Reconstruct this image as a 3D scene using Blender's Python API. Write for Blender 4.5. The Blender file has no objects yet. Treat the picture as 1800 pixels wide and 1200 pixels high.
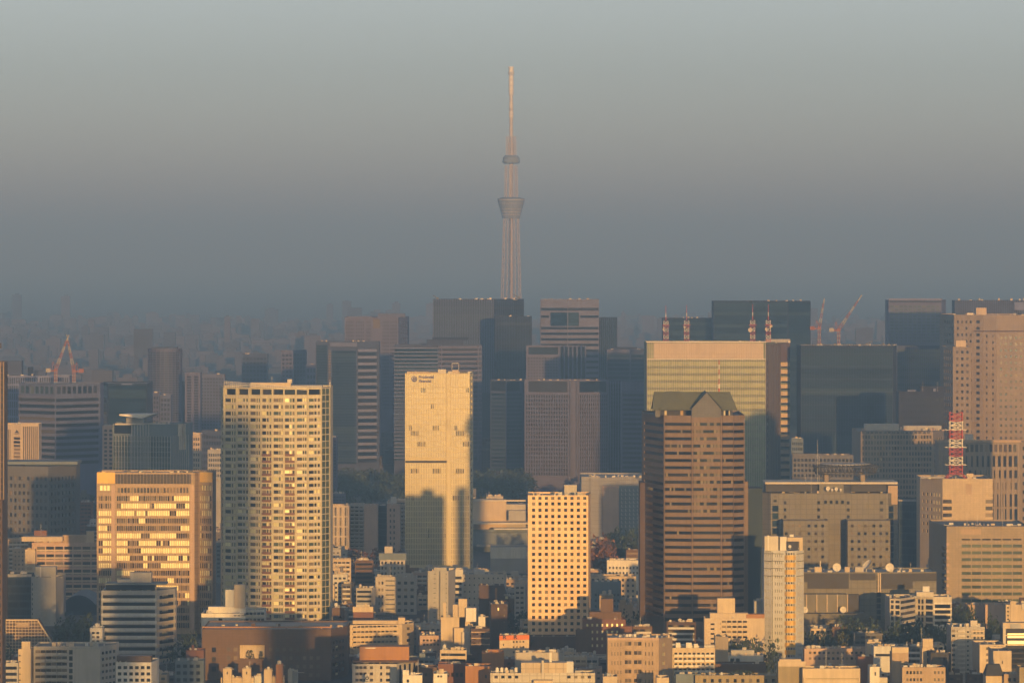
import bpy, math, random
import numpy as np
from math import radians as R, pi, sin, cos, tan
random.seed(7)
S = bpy.context.scene
# ------------------------------------------------------------------ camera
F = 9900.0; CX = 900.0; HY = 445.0; EYE = 250.0          # focal length in px of the 1800 px photograph, eye level row, eye height (m)
cam = bpy.data.objects.new('camera', bpy.data.cameras.new('camera'))
S.collection.objects.link(cam); S.camera = cam
cam.location = (0, 0, EYE); cam.rotation_euler = (R(90), 0, 0)
cam.data.sensor_width = 36; cam.data.lens = 36*F/1800
cam.data.shift_y = -(600-HY)/1800
cam.data.clip_start = 1; cam.data.clip_end = 130000
# ------------------------------------------------------------------ sky and sun
SUN_EL, SUN_AZ = 2.6, 8.0                               # low sun behind the camera, a little to the right
w = bpy.data.worlds.new('World'); S.world = w; w.use_nodes = True
nt = w.node_tree; bg = nt.nodes['Background']
sky = nt.nodes.new('ShaderNodeTexSky'); sky.sky_type = 'NISHITA'; sky.sun_disc = False
sky.sun_elevation = R(SUN_EL); sky.sun_rotation = R(180-SUN_AZ)
sky.air_density = 0.7; sky.dust_density = 0.0; sky.ozone_density = 4.0
soft = nt.nodes.new('ShaderNodeHueSaturation'); soft.inputs['Saturation'].default_value = 0.34      # dusty evening sky: less colour than clear air
nt.links.new(sky.outputs[0], soft.inputs['Color']); nt.links.new(soft.outputs[0], bg.inputs[0]); bg.inputs[1].default_value = 0.15
sl = bpy.data.lights.new('sun', 'SUN'); sl.energy = 4.2; sl.angle = R(0.45); sl.color = (1.0, 0.62, 0.19)
so = bpy.data.objects.new('sun', sl); S.collection.objects.link(so)
so.rotation_euler = (R(90-SUN_EL), 0, R(SUN_AZ))
S.view_settings.view_transform = 'Standard'; S.view_settings.look = 'None'
S.view_settings.exposure = 1.06; S.view_settings.gamma = 1.0; S.view_settings.use_curve_mapping = False
cy = S.cycles
cy.max_bounces = 4; cy.diffuse_bounces = 2; cy.glossy_bounces = 2; cy.transmission_bounces = 1
cy.volume_bounces = 0; cy.transparent_max_bounces = 8; cy.caustics_reflective = False; cy.caustics_refractive = False
cy.use_denoising = True
HAZE_COL = (0.50, 0.77, 0.97); HAZE_DENS = 0.000108; HAZE_ABS = (0.72, 1.0, 1.0); HAZE_G = 0.72
# ------------------------------------------------------------------ helpers: materials
def at(px, py, D): return ((px-CX)/F*D, D, EYE-(py-HY)/F*D)
def wx(px, D): return (px-CX)/F*D
def wz(py, D): return EYE-(py-HY)/F*D
_M = {}
def nodes(name):
    m = bpy.data.materials.new(name); m.use_nodes = True
    return m, m.node_tree, m.node_tree.nodes['Principled BSDF']
def N(t, kind, **kw):
    n = t.nodes.new(kind)
    for k, v in kw.items(): setattr(n, k, v)
    return n
def wall_mat(name, c, rough=.85, var=.22, tile=None, metal=0.0, joint=.7, spec=.3):
    """plain walls: base colour, blotches of weather, vertical rain streaks and (tile=(w,h)) panel joints"""
    if name in _M: return _M[name]
    m, t, b = nodes(name); L = t.links.new
    tc = N(t, 'ShaderNodeTexCoord'); oi = N(t, 'ShaderNodeObjectInfo')
    n1 = N(t, 'ShaderNodeTexNoise'); n1.inputs['Scale'].default_value = .09; n1.inputs['Detail'].default_value = 4
    L(tc.outputs['Object'], n1.inputs['Vector'])
    mp = N(t, 'ShaderNodeMapping'); mp.inputs['Scale'].default_value = (.9, .9, .05); L(tc.outputs['Object'], mp.inputs['Vector'])
    n2 = N(t, 'ShaderNodeTexNoise'); n2.inputs['Scale'].default_value = 1.0; n2.inputs['Detail'].default_value = 3; L(mp.outputs[0], n2.inputs['Vector'])
    ad = N(t, 'ShaderNodeMath', operation='ADD'); L(n1.outputs['Fac'], ad.inputs[0]); L(n2.outputs['Fac'], ad.inputs[1])
    mr = N(t, 'ShaderNodeMapRange'); L(ad.outputs[0], mr.inputs['Value'])
    mr.inputs['From Min'].default_value = .6; mr.inputs['From Max'].default_value = 1.4
    mr.inputs['To Min'].default_value = 1-var; mr.inputs['To Max'].default_value = 1+var*.6
    v = mr.outputs[0]
    if tile:
        sx = N(t, 'ShaderNodeSeparateXYZ'); L(tc.outputs['Object'], sx.inputs[0])
        a2 = N(t, 'ShaderNodeMath', operation='ADD'); L(sx.outputs['X'], a2.inputs[0]); L(sx.outputs['Y'], a2.inputs[1])
        cx = N(t, 'ShaderNodeCombineXYZ'); L(a2.outputs[0], cx.inputs['X']); L(sx.outputs['Z'], cx.inputs['Y'])
        br = N(t, 'ShaderNodeTexBrick', offset=0.0); L(cx.outputs[0], br.inputs['Vector'])
        br.inputs['Scale'].default_value = 1; br.inputs['Brick Width'].default_value = tile[0]; br.inputs['Row Height'].default_value = tile[1]
        br.inputs['Mortar Size'].default_value = .06*min(tile); br.inputs['Mortar Smooth'].default_value = 0
        br.inputs['Color1'].default_value = (1, 1, 1, 1); br.inputs['Color2'].default_value = (.88, .88, .88, 1); br.inputs['Mortar'].default_value = (joint, joint, joint, 1)
        mu = N(t, 'ShaderNodeMath', operation='MULTIPLY'); L(v, mu.inputs[0]); L(br.outputs['Color'], mu.inputs[1]); v = mu.outputs[0]
    mx = N(t, 'ShaderNodeVectorMath', operation='SCALE'); mx.inputs[0].default_value = c; L(v, mx.inputs['Scale'])
    L(mx.outputs[0], b.inputs['Base Color'])
    b.inputs['Roughness'].default_value = rough; b.inputs['Metallic'].default_value = metal; b.inputs['Specular IOR Level'].default_value = spec
    _M[name] = m; return m
def glass_mat(name, dark, mid, pale, rough=.07, ior=2.0, share=.82):
    """coated glass; each pane differs: dark room, half-drawn blind or pale blind behind it"""
    if name in _M: return _M[name]
    m, t, b = nodes(name); L = t.links.new
    oi = N(t, 'ShaderNodeObjectInfo'); ge = N(t, 'ShaderNodeNewGeometry')
    ad = N(t, 'ShaderNodeMath', operation='ADD'); L(oi.outputs['Random'], ad.inputs[0]); L(ge.outputs['Random Per Island'], ad.inputs[1])
    fr = N(t, 'ShaderNodeMath', operation='FRACT'); L(ad.outputs[0], fr.inputs[0])
    cr = N(t, 'ShaderNodeValToRGB'); L(fr.outputs[0], cr.inputs[0]); e = cr.color_ramp.elements
    e[0].position = 0; e[0].color = (*dark, 1); e[1].position = 1; e[1].color = (*pale, 1)
    k = e.new(share*.6); k.color = (*mid, 1); k = e.new(share); k.color = (*[(a+c)/2 for a, c in zip(mid, pale)], 1)
    tc = N(t, 'ShaderNodeTexCoord'); ns = N(t, 'ShaderNodeTexNoise'); ns.inputs['Scale'].default_value = .35; L(tc.outputs['Object'], ns.inputs['Vector'])
    bp = N(t, 'ShaderNodeBump'); bp.inputs['Strength'].default_value = .06; bp.inputs['Distance'].default_value = .3; L(ns.outputs['Fac'], bp.inputs['Height'])
    L(bp.outputs[0], b.inputs['Normal'])
    L(cr.outputs[0], b.inputs['Base Color']); b.inputs['Roughness'].default_value = rough; b.inputs['IOR'].default_value = ior
    _M[name] = m; return m
WALLS = dict(white=(.55,.53,.49), offwhite=(.43,.40,.35), cream=(.44,.365,.26), beige=(.42,.35,.26), tan=(.33,.25,.17), grey=(.30,.30,.30), pale_grey=(.45,.45,.44),
    dark_grey=(.11,.11,.115), charcoal=(.045,.045,.05), brown=(.11,.07,.042), gable_brown=(.165,.12,.088), tower_frame=(.19,.18,.085), crane_red=(.19,.085,.07), crane_white=(.26,.25,.24), dark_brown=(.075,.05,.04), brick=(.15,.075,.052), pink_beige=(.38,.28,.22), olive=(.24,.20,.12),
    ochre=(.30,.155,.065), concrete=(.36,.34,.31), stone=(.22,.185,.145), olive_stone=(.15,.142,.118), mast_cream=(.42,.345,.24), ribbon_beige=(.27,.22,.15), punch_cream=(.64,.47,.30), fin_white=(.49,.44,.28), resi=(.40,.37,.27), louvre_brown=(.026,.024,.024), green_copper=(.115,.12,.075), red=(.33,.065,.042), steel=(.5,.5,.5), blue_grey=(.13,.16,.19), navy=(.03,.045,.065), teal=(.09,.13,.14))
def W(key):
    if key in _M: return _M[key]
    if key.endswith('_far'):                                # wall colours darkened and blued to put distance haze into far towers
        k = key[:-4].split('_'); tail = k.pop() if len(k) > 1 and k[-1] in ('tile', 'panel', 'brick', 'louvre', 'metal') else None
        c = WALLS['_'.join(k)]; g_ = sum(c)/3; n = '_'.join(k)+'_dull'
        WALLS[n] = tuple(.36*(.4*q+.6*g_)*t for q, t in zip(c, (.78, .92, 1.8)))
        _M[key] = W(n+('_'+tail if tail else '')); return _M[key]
    if key.endswith('_tile'): return wall_mat(key, WALLS[key[:-5]], .75, .18, (2.2, 1.6), joint=.72)
    if key.endswith('_panel'): return wall_mat(key, WALLS[key[:-6]], .7, .15, (4.0, 3.6), joint=.65)
    if key.endswith('_brick'): return wall_mat(key, WALLS[key[:-6]], .85, .25, (1.2, .5), joint=.8)
    if key.endswith('_louvre'): return wall_mat(key, WALLS[key[:-7]], .6, .1, (1.6, 30), joint=.45)
    if key.endswith('_metal'): return wall_mat(key, WALLS[key[:-6]], .4, .1, None, .6)
    return wall_mat(key, WALLS[key])
glass_mat('glass', (.010,.012,.014), (.022,.025,.028), (.16,.135,.10), ior=1.35, share=.88, rough=0.05)
glass_mat('glass_dark', (.008,.010,.013), (.014,.016,.02), (.04,.04,.04), ior=1.3, share=.92, rough=0.05)
glass_mat('glass_blue', (.006,.014,.028), (.010,.022,.042), (.025,.045,.065), rough=0.05, ior=1.22)
glass_mat('glass_teal', (.02,.035,.04), (.04,.06,.065), (.10,.12,.11), rough=0.05, ior=1.6)
glass_mat('glass_green', (.105,.14,.05), (.14,.185,.065), (.18,.22,.085), rough=.3, ior=1.35, share=.6)
glass_mat('glass_olive', (.058,.052,.024), (.082,.072,.032), (.13,.105,.04), rough=.22, ior=1.75, share=.6)
glass_mat('glass_sage', (.03,.045,.028), (.05,.07,.04), (.08,.10,.06), rough=0.05, ior=1.6, share=.7)
glass_mat('curtain', (.06,.05,.038), (.10,.085,.06), (.16,.125,.08), rough=0.6, ior=1.4, share=.7)
glass_mat('glass_bronze', (.02,.014,.010), (.045,.034,.024), (.22,.17,.11), rough=0.05, ior=1.7, share=.86)
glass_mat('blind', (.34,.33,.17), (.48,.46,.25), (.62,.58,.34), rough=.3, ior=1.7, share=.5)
wall_mat('roof', (.16,.155,.15), .9, .35); wall_mat('roof_pale', (.3,.29,.27), .9, .3); wall_mat('roof_dark', (.05,.052,.055), .8, .3)
wall_mat('asphalt', (.05,.05,.052), .9, .4)
# ------------------------------------------------------------------ helpers: meshes and objects
class MB:
    def __init__(s): s.v, s.f, s.k, s.mats = [], [], [], []
    def mi(s, m):
        m = _M[m] if m in _M else W(m)
        if m not in s.mats: s.mats.append(m)
        return s.mats.index(m)
    def face(s, pts, m):
        i = len(s.v); s.v += [tuple(p) for p in pts]; s.f.append(tuple(range(i, i+len(pts)))); s.k.append(s.mi(m))
    def obox(s, o, ux, L, w, z0, z1, m):
        """box with corner line o -> o + ux*L, growing w to the outward side (ux.y, -ux.x)"""
        n = (ux[1], -ux[0]); a = (o[0], o[1]); b = (o[0]+ux[0]*L, o[1]+ux[1]*L); c = (b[0]+n[0]*w, b[1]+n[1]*w); d = (a[0]+n[0]*w, a[1]+n[1]*w)
        s.prism([d, c, b, a], z0, z1, m)
    def prism(s, poly, z0, z1, m, mt=None):
        n = len(poly); i = len(s.v); k = s.mi(m)
        s.v += [(p[0], p[1], z0) for p in poly]+[(p[0], p[1], z1) for p in poly]
        for j in range(n): s.f.append((i+j, i+(j+1) % n, i+n+(j+1) % n, i+n+j)); s.k.append(k)
        s.f.append(tuple(i+n+j for j in range(n))); s.k.append(s.mi(mt) if mt else k)
        s.f.append(tuple(i+n-1-j for j in range(n))); s.k.append(k)
    def box(s, x0, x1, y0, y1, z0, z1, m): s.prism([(x0, y0), (x1, y0), (x1, y1), (x0, y1)], z0, z1, m)
    def cyl(s, x, y, r, z0, z1, m, n=12, r2=None):
        r2 = r if r2 is None else r2; i = len(s.v); k = s.mi(m)
        for z, q in ((z0, r), (z1, r2)): s.v += [(x+q*cos(2*pi*j/n), y+q*sin(2*pi*j/n), z) for j in range(n)]
        for j in range(n): s.f.append((i+j, i+(j+1) % n, i+n+(j+1) % n, i+n+j)); s.k.append(k)
        s.f.append(tuple(range(i+n, i+2*n))); s.k.append(k); s.f.append(tuple(range(i+n-1, i-1, -1))); s.k.append(k)
    def bar(s, p, q, r, m, n=4):
        p, q = np.array(p, float), np.array(q, float); d = q-p; L = np.linalg.norm(d)
        if L < 1e-6: return
        d /= L; a = np.cross(d, (0, 0, 1) if abs(d[2]) < .9 else (1, 0, 0)); a /= np.linalg.norm(a); b = np.cross(d, a)
        i = len(s.v); k = s.mi(m)
        for c in (p, q): s.v += [tuple(c+r*(a*cos(2*pi*(j+.5)/n)+b*sin(2*pi*(j+.5)/n))) for j in range(n)]
        for j in range(n): s.f.append((i+j, i+(j+1) % n, i+n+(j+1) % n, i+n+j)); s.k.append(k)
        s.f.append(tuple(range(i+n, i+2*n))); s.k.append(k); s.f.append(tuple(range(i+n-1, i-1, -1))); s.k.append(k)
    def mesh(s, name):
        me = bpy.data.meshes.new(name); me.from_pydata(s.v, [], s.f)
        for m in s.mats: me.materials.append(m)
        if len(s.mats) > 1: me.polygons.foreach_set('material_index', s.k)
        me.update(); return me
    def build(s, name, parent=None, loc=(0, 0, 0)):
        return link(name, s.mesh(name), parent, loc)
def link(name, me, parent=None, loc=(0, 0, 0), rz=0):
    o = bpy.data.objects.new(name, me); S.collection.objects.link(o)
    if parent: o.parent = parent
    o.location = loc
    if rz: o.rotation_euler = (0, 0, rz)
    return o
LABELS = {}
def tag(o, label, cat, group=None, kind=None):
    if kind: o['kind'] = kind
    if label: o['label'] = label
    if cat: o['category'] = cat
    if group: o['group'] = group
    if label: LABELS.setdefault(label, []).append(o)
    return o
def thing(name, label, cat, loc, group=None):
    return tag(link(name, None, None, loc), label, cat, group)
_PANE = {}
def pane_mesh(w_, h_, m):
    k = (round(w_, 2), round(h_, 2), m)
    if k not in _PANE:
        b = MB(); b.box(-w_/2, w_/2, -.03, .03, -h_/2, h_/2, m); _PANE[k] = b.mesh('pane')
    return _PANE[k]
PICK = random.Random(5)
EXPL = []                                                   # (px0, px1, ytop, ybot, D) of everything placed by hand, for the filling-in of the low city
class Bld:
    """one building: an Empty at its base; chain = visible corners from left to right as (px, distance)"""
    def __init__(s, name, label, cat, chain, ytop, wall, depth=28, ybot=1200, parapet=1.0, roof='roof', group=None, z0=0, budget=100, poly_back=None):
        s.D = sum(c[1] for c in chain)/len(chain); s.ytop, s.ybot = ytop, ybot
        px0, px1 = chain[0][0], chain[-1][0]
        cx = wx((px0+px1)/2, s.D); cyy = s.D+depth/2
        s.root = thing(name, label, cat, (cx, cyy, z0), group); s.o = (cx, cyy); s.z0 = z0
        s.P = [(wx(p, d)-cx, d-cyy) for p, d in chain]; s.wall = wall; s.depth = depth; s.parapet = parapet; s.roof = roof
        s.zt = wz(ytop, s.D)-z0
        s.H = [[] for _ in s.P[1:]]                          # holes per face: (u0, u1, z0, z1, recess, glass, part)
        s.ext = MB(); s.mb = MB(); s.budget = budget; s.chain = chain
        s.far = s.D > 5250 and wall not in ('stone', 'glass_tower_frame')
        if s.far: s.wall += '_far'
        EXPL.append((px0, px1, ytop, ybot, s.D))
    def fz(s, i, py): d = (s.chain[i][1]+s.chain[i+1][1])/2; return wz(py, d)-s.z0
    def fr(s, i, px): a, b = s.chain[i][0], s.chain[i+1][0]; return (px-a)/(b-a)
    def face(s, i):
        a, b = s.P[i], s.P[i+1]; L = math.hypot(b[0]-a[0], b[1]-a[1]); return a, ((b[0]-a[0])/L, (b[1]-a[1])/L), L
    def holes(s, i, ua, ub, ya, yb, n, m, wf=.6, hf=.55, rec=.3, glass='glass', part=None, skip=None):
        ua, ub = s.fr(i, ua), s.fr(i, ub); a, u, L = s.face(i); zt, zb = s.fz(i, ya), s.fz(i, yb); cw = (ub-ua)*L/n; ch = (zt-zb)/m
        for r in range(m):
            for c in range(n):
                if skip and skip(c, r): continue
                g = glass(c, r) if callable(glass) else glass
                if g == 'glass' and not s.far: g = PICK.choice(('glass', 'glass', 'glass', 'glass', 'glass_dark', 'glass_dark', 'curtain', 'glass_bronze'))
                u0 = ua*L+cw*(c+(1-wf)/2); z1 = zt-ch*(r+(1-hf)/2)
                if z1-ch*hf < .3: continue
                s.H[i].append((u0, u0+cw*wf, z1-ch*hf, z1, rec, g, part or ('window_band' if cw*wf > 4*ch*hf else 'window')))
        return s
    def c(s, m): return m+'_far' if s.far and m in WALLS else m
    def band(s, i, ua, ub, ya, yb, proud, m):                # one raised box on a face
        m = s.c(m)
        ua, ub = s.fr(i, ua), s.fr(i, ub); a, u, L = s.face(i); s.ext.obox((a[0]+u[0]*ua*L, a[1]+u[1]*ua*L), u, (ub-ua)*L, proud, s.fz(i, yb), s.fz(i, ya), m); return s
    def bands(s, i, ua, ub, ya, yb, n, h, proud, m):         # n raised string courses of h px
        for k in range(n):
            y = ya+(yb-ya)*(k+.5)/n; s.band(i, ua, ub, y-h/2, y+h/2, proud, m)
        return s
    def fins(s, i, ua, ub, ya, yb, n, w_, proud, m):         # n upright fins of w_ metres
        m = s.c(m)
        ua, ub = s.fr(i, ua), s.fr(i, ub); a, u, L = s.face(i)
        for k in range(n):
            c = ua+(ub-ua)*k/max(1, n-1); s.ext.obox((a[0]+u[0]*(c*L-w_/2), a[1]+u[1]*(c*L-w_/2)), u, w_, proud, s.fz(i, yb), s.fz(i, ya), m)
        return s
    def balconies(s, i, ua, ub, ya, yb, n, m, hf=.42, proud=1.3, mat='offwhite', gap=.06):
        ua, ub = s.fr(i, ua), s.fr(i, ub); a, u, L = s.face(i); zt, zb = s.fz(i, ya), s.fz(i, yb); cw = (ub-ua)*L/n; ch = (zt-zb)/m
        b = MB(); w_ = cw*(1-gap); b.box(-w_/2, w_/2, -proud, 0, 0, .18, mat); b.box(-w_/2, w_/2, -proud, -proud+.12, .18, ch*hf, mat)
        b.box(-w_/2, -w_/2+.12, -proud+.12, 0, .18, ch*hf, mat); b.box(w_/2-.12, w_/2, -proud+.12, 0, .18, ch*hf, mat)
        me = b.mesh('balcony'); rz = math.atan2(u[1], u[0])
        for r in range(m):
            for c in range(n):
                uu = ua*L+cw*(c+.5); link('balcony', me, s.root, (a[0]+u[0]*uu, a[1]+u[1]*uu, zt-ch*(r+1)), rz)
        return s
    def box(s, part, px0, px1, ya, yb, d0, d1, m, label=None):   # a block on the roof (or in front): distances measured from the front
        m = s.c(m); D = s.D+d0; b = MB(); x0, x1 = wx(px0, D)-s.o[0], wx(px1, D)-s.o[0]; y0 = s.D+d0-s.o[1]
        b.box(x0, x1, y0, y0+d1-d0, wz(yb, D)-s.z0, wz(ya, D)-s.z0, m); o = b.build(part, s.root)
        if label: o['label'] = label
        return s
    def tank(s, px, r, h, d0=8, m='white', base=1.2):
        D = s.D+d0; z = s.zt-s.parapet; b = MB(); x, y = wx(px, D)-s.o[0], D-s.o[1]
        b.cyl(x, y, r, z+base, z+base+h, m, 14); b.cyl(x, y, r*.35, z+base+h, z+base+h+.3, m, 8)
        for q in range(4): b.box(x+r*.7*cos(pi/4+q*pi/2)-.1, x+r*.7*cos(pi/4+q*pi/2)+.1, y+r*.7*sin(pi/4+q*pi/2)-.1, y+r*.7*sin(pi/4+q*pi/2)+.1, z-.02, z+base, 'steel')
        b.build('water_tank', s.root); return s
    def aerial(s, px, h, d0=6, r=.09, m='steel', z=None):
        D = s.D+d0; z = (s.zt-s.parapet) if z is None else z; b = MB(); x, y = wx(px, D)-s.o[0], D-s.o[1]
        b.cyl(x, y, r, z-.02, z+h, m, 6, r*.5)
        for k in range(3): b.bar((x-.7+.1*k, y, z+h*(.7+.1*k)), (x+.7-.1*k, y, z+h*(.7+.1*k)), r*.5, m)
        b.build('aerial', s.root); return s
    def clutter(s, n, seed=0, m=('pale_grey', 'offwhite', 'grey', 'beige'), hmax=2.2, px=None):
        rg = random.Random(seed*131+n); xs = [p[0] for p in s.P]; x0, x1 = min(xs)+1, max(xs)-1; z = s.zt-s.parapet
        if px: x0, x1 = wx(px[0], s.D)-s.o[0], wx(px[1], s.D)-s.o[0]
        for k in range(int(n*1.7)):
            b = MB(); w_, d, h = rg.uniform(.8, 3), rg.uniform(.8, 2.4), rg.uniform(.9, hmax); x = rg.uniform(x0, max(x0+.1, x1-w_)); y = -s.depth/2+rg.uniform(1.2, max(1.5, s.depth*.5)); c = rg.choice(m); q = rg.random()
            if q < .6:
                b.box(x, x+w_, y, y+d, z+.25, z+.25+h, c); b.box(x+.1, x+w_-.1, y+.1, y+d-.1, z-.02, z+.25, 'dark_grey')
                b.cyl(x+w_/2, y+d/2, min(w_, d)*.3, z+.25+h, z+.4+h, 'dark_grey', 8); b.build('rooftop_unit', s.root)
            elif q < .8: b.cyl(x, y, h*.35, z-.02, z+h*.8, c, 10); b.cyl(x, y, h*.2, z+h*.8, z+h, c, 8); b.build('rooftop_unit', s.root)
            else: b.bar((x, y, z+.3), (x+w_*2, y, z+.3), .18, c, 6); b.bar((x, y, z-.02), (x, y, z+h), .15, c, 6); b.bar((x+w_*2, y, z+.3), (x+w_*2, y, z-.02), .18, c, 6); b.build('pipework', s.root)
        return s
    def rail(s, h=1.1, m='steel'):
        a, b = s.P[0], s.P[-1]; mb = MB(); z = s.zt
        for (p, q) in zip(s.P, s.P[1:]):
            mb.bar((*p, z+h), (*q, z+h), .06, m); mb.bar((*p, z+h*.5), (*q, z+h*.5), .04, m); L = math.dist(p, q)
            for k in range(int(L/2.5)+1):
                t = k/max(1, int(L/2.5)); x, y = p[0]+(q[0]-p[0])*t, p[1]+(q[1]-p[1])*t; mb.bar((x, y, z-.05), (x, y, z+h), .05, m)
        mb.build('railing', s.root); return s
    def done(s):
        back = [(s.P[-1][0], max(s.P[-1][1], s.P[0][1], -s.depth/2)+s.depth), (s.P[0][0], max(s.P[-1][1], s.P[0][1], -s.depth/2)+s.depth)]
        poly = s.P+back; zr = s.zt-s.parapet; mb = s.mb; stuff = MB(); nwin = 0
        for i in range(len(s.P)-1):
            a, u, L = s.face(i); n = (u[1], -u[0])
            pt = lambda uu, z, r=0: (a[0]+u[0]*uu-n[0]*r, a[1]+u[1]*uu-n[1]*r, z)
            hs = s.H[i]
            us = sorted({0.0, L}|{round(h[0], 3) for h in hs}|{round(h[1], 3) for h in hs}); zs = sorted({0.0, s.zt}|{round(h[2], 3) for h in hs}|{round(h[3], 3) for h in hs})
            ui = {x: k for k, x in enumerate(us)}; zi = {x: k for k, x in enumerate(zs)}; G = np.zeros((len(zs), len(us)), bool)
            for h in hs: G[zi[round(h[2], 3)]:zi[round(h[3], 3)], ui[round(h[0], 3)]:ui[round(h[1], 3)]] = True
            r = 0
            while r < len(zs)-1:                              # solid strips between the holes; equal rows are merged
                r2 = r+1
                while r2 < len(zs)-1 and (G[r2] == G[r]).all(): r2 += 1
                c = 0
                while c < len(us)-1:
                    if G[r, c]: c += 1; continue
                    c2 = c
                    while c2 < len(us)-1 and not G[r, c2]: c2 += 1
                    mb.face([pt(us[c], zs[r]), pt(us[c2], zs[r]), pt(us[c2], zs[r2]), pt(us[c], zs[r2])], s.wall); c = c2
                r = r2
            rz = math.atan2(u[1], u[0])
            for (u0, u1, za, zb, rec, g, part) in hs:
                mb.face([pt(u0, za), pt(u1, za), pt(u1, za, rec), pt(u0, za, rec)], s.wall); mb.face([pt(u0, zb), pt(u1, zb), pt(u1, zb, rec), pt(u0, zb, rec)], s.wall)
                mb.face([pt(u0, za), pt(u0, zb), pt(u0, zb, rec), pt(u0, za, rec)], s.wall); mb.face([pt(u1, za), pt(u1, zb), pt(u1, zb, rec), pt(u1, za, rec)], s.wall)
                if nwin < s.budget:
                    c = pt((u0+u1)/2, (za+zb)/2, rec-.02); link(part, pane_mesh(u1-u0, zb-za, g), s.root, c, rz)
                else: stuff.face([pt(u0, za, rec-.02), pt(u1, za, rec-.02), pt(u1, zb, rec-.02), pt(u0, zb, rec-.02)], g)
                nwin += 1
        for i in range(len(s.P)-1, len(poly)):
            a, b = poly[i], poly[(i+1) % len(poly)]; mb.face([(*a, 0), (*b, 0), (*b, s.zt), (*a, s.zt)], s.wall)
        c = (sum(p[0] for p in poly)/len(poly), sum(p[1] for p in poly)/len(poly)); ins = []
        for p in poly:
            d = max(1.0, math.dist(p, c)); k = 1-.5/d; ins.append((c[0]+(p[0]-c[0])*k, c[1]+(p[1]-c[1])*k))
        for i in range(len(poly)):
            j = (i+1) % len(poly); mb.face([(*poly[i], s.zt), (*poly[j], s.zt), (*ins[j], s.zt), (*ins[i], s.zt)], s.wall)
            if s.parapet > 0: mb.face([(*ins[i], s.zt), (*ins[j], s.zt), (*ins[j], zr), (*ins[i], zr)], s.wall)
        mb.build('wall', s.root); rb = MB(); rb.face([(*p, zr) for p in ins], s.roof); rb.build('roof', s.root)
        if stuff.f: tag(stuff.build('window', s.root), None, None, None, 'stuff')
        if s.ext.f and len(s.ext.f) <= 72:
            for j in range(0, len(s.ext.f), 6):
                t = MB(); t.mats = [s.ext.mats[s.ext.k[j]]]; t.v = s.ext.v[j//6*8:j//6*8+8]; t.f = [tuple(q-j//6*8 for q in f) for f in s.ext.f[j:j+6]]; t.k = [0]*6; t.build('facade_trim', s.root)
        elif s.ext.f: s.ext.build('facade_trim', s.root)
        return s
# ------------------------------------------------------------------ ground, far city
g = MB(); g.box(-9900, 9900, -1400, 99500, -.6, 0, 'asphalt'); tag(g.build('ground'), 'dark ground under the city', 'ground', None, 'structure')
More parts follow.
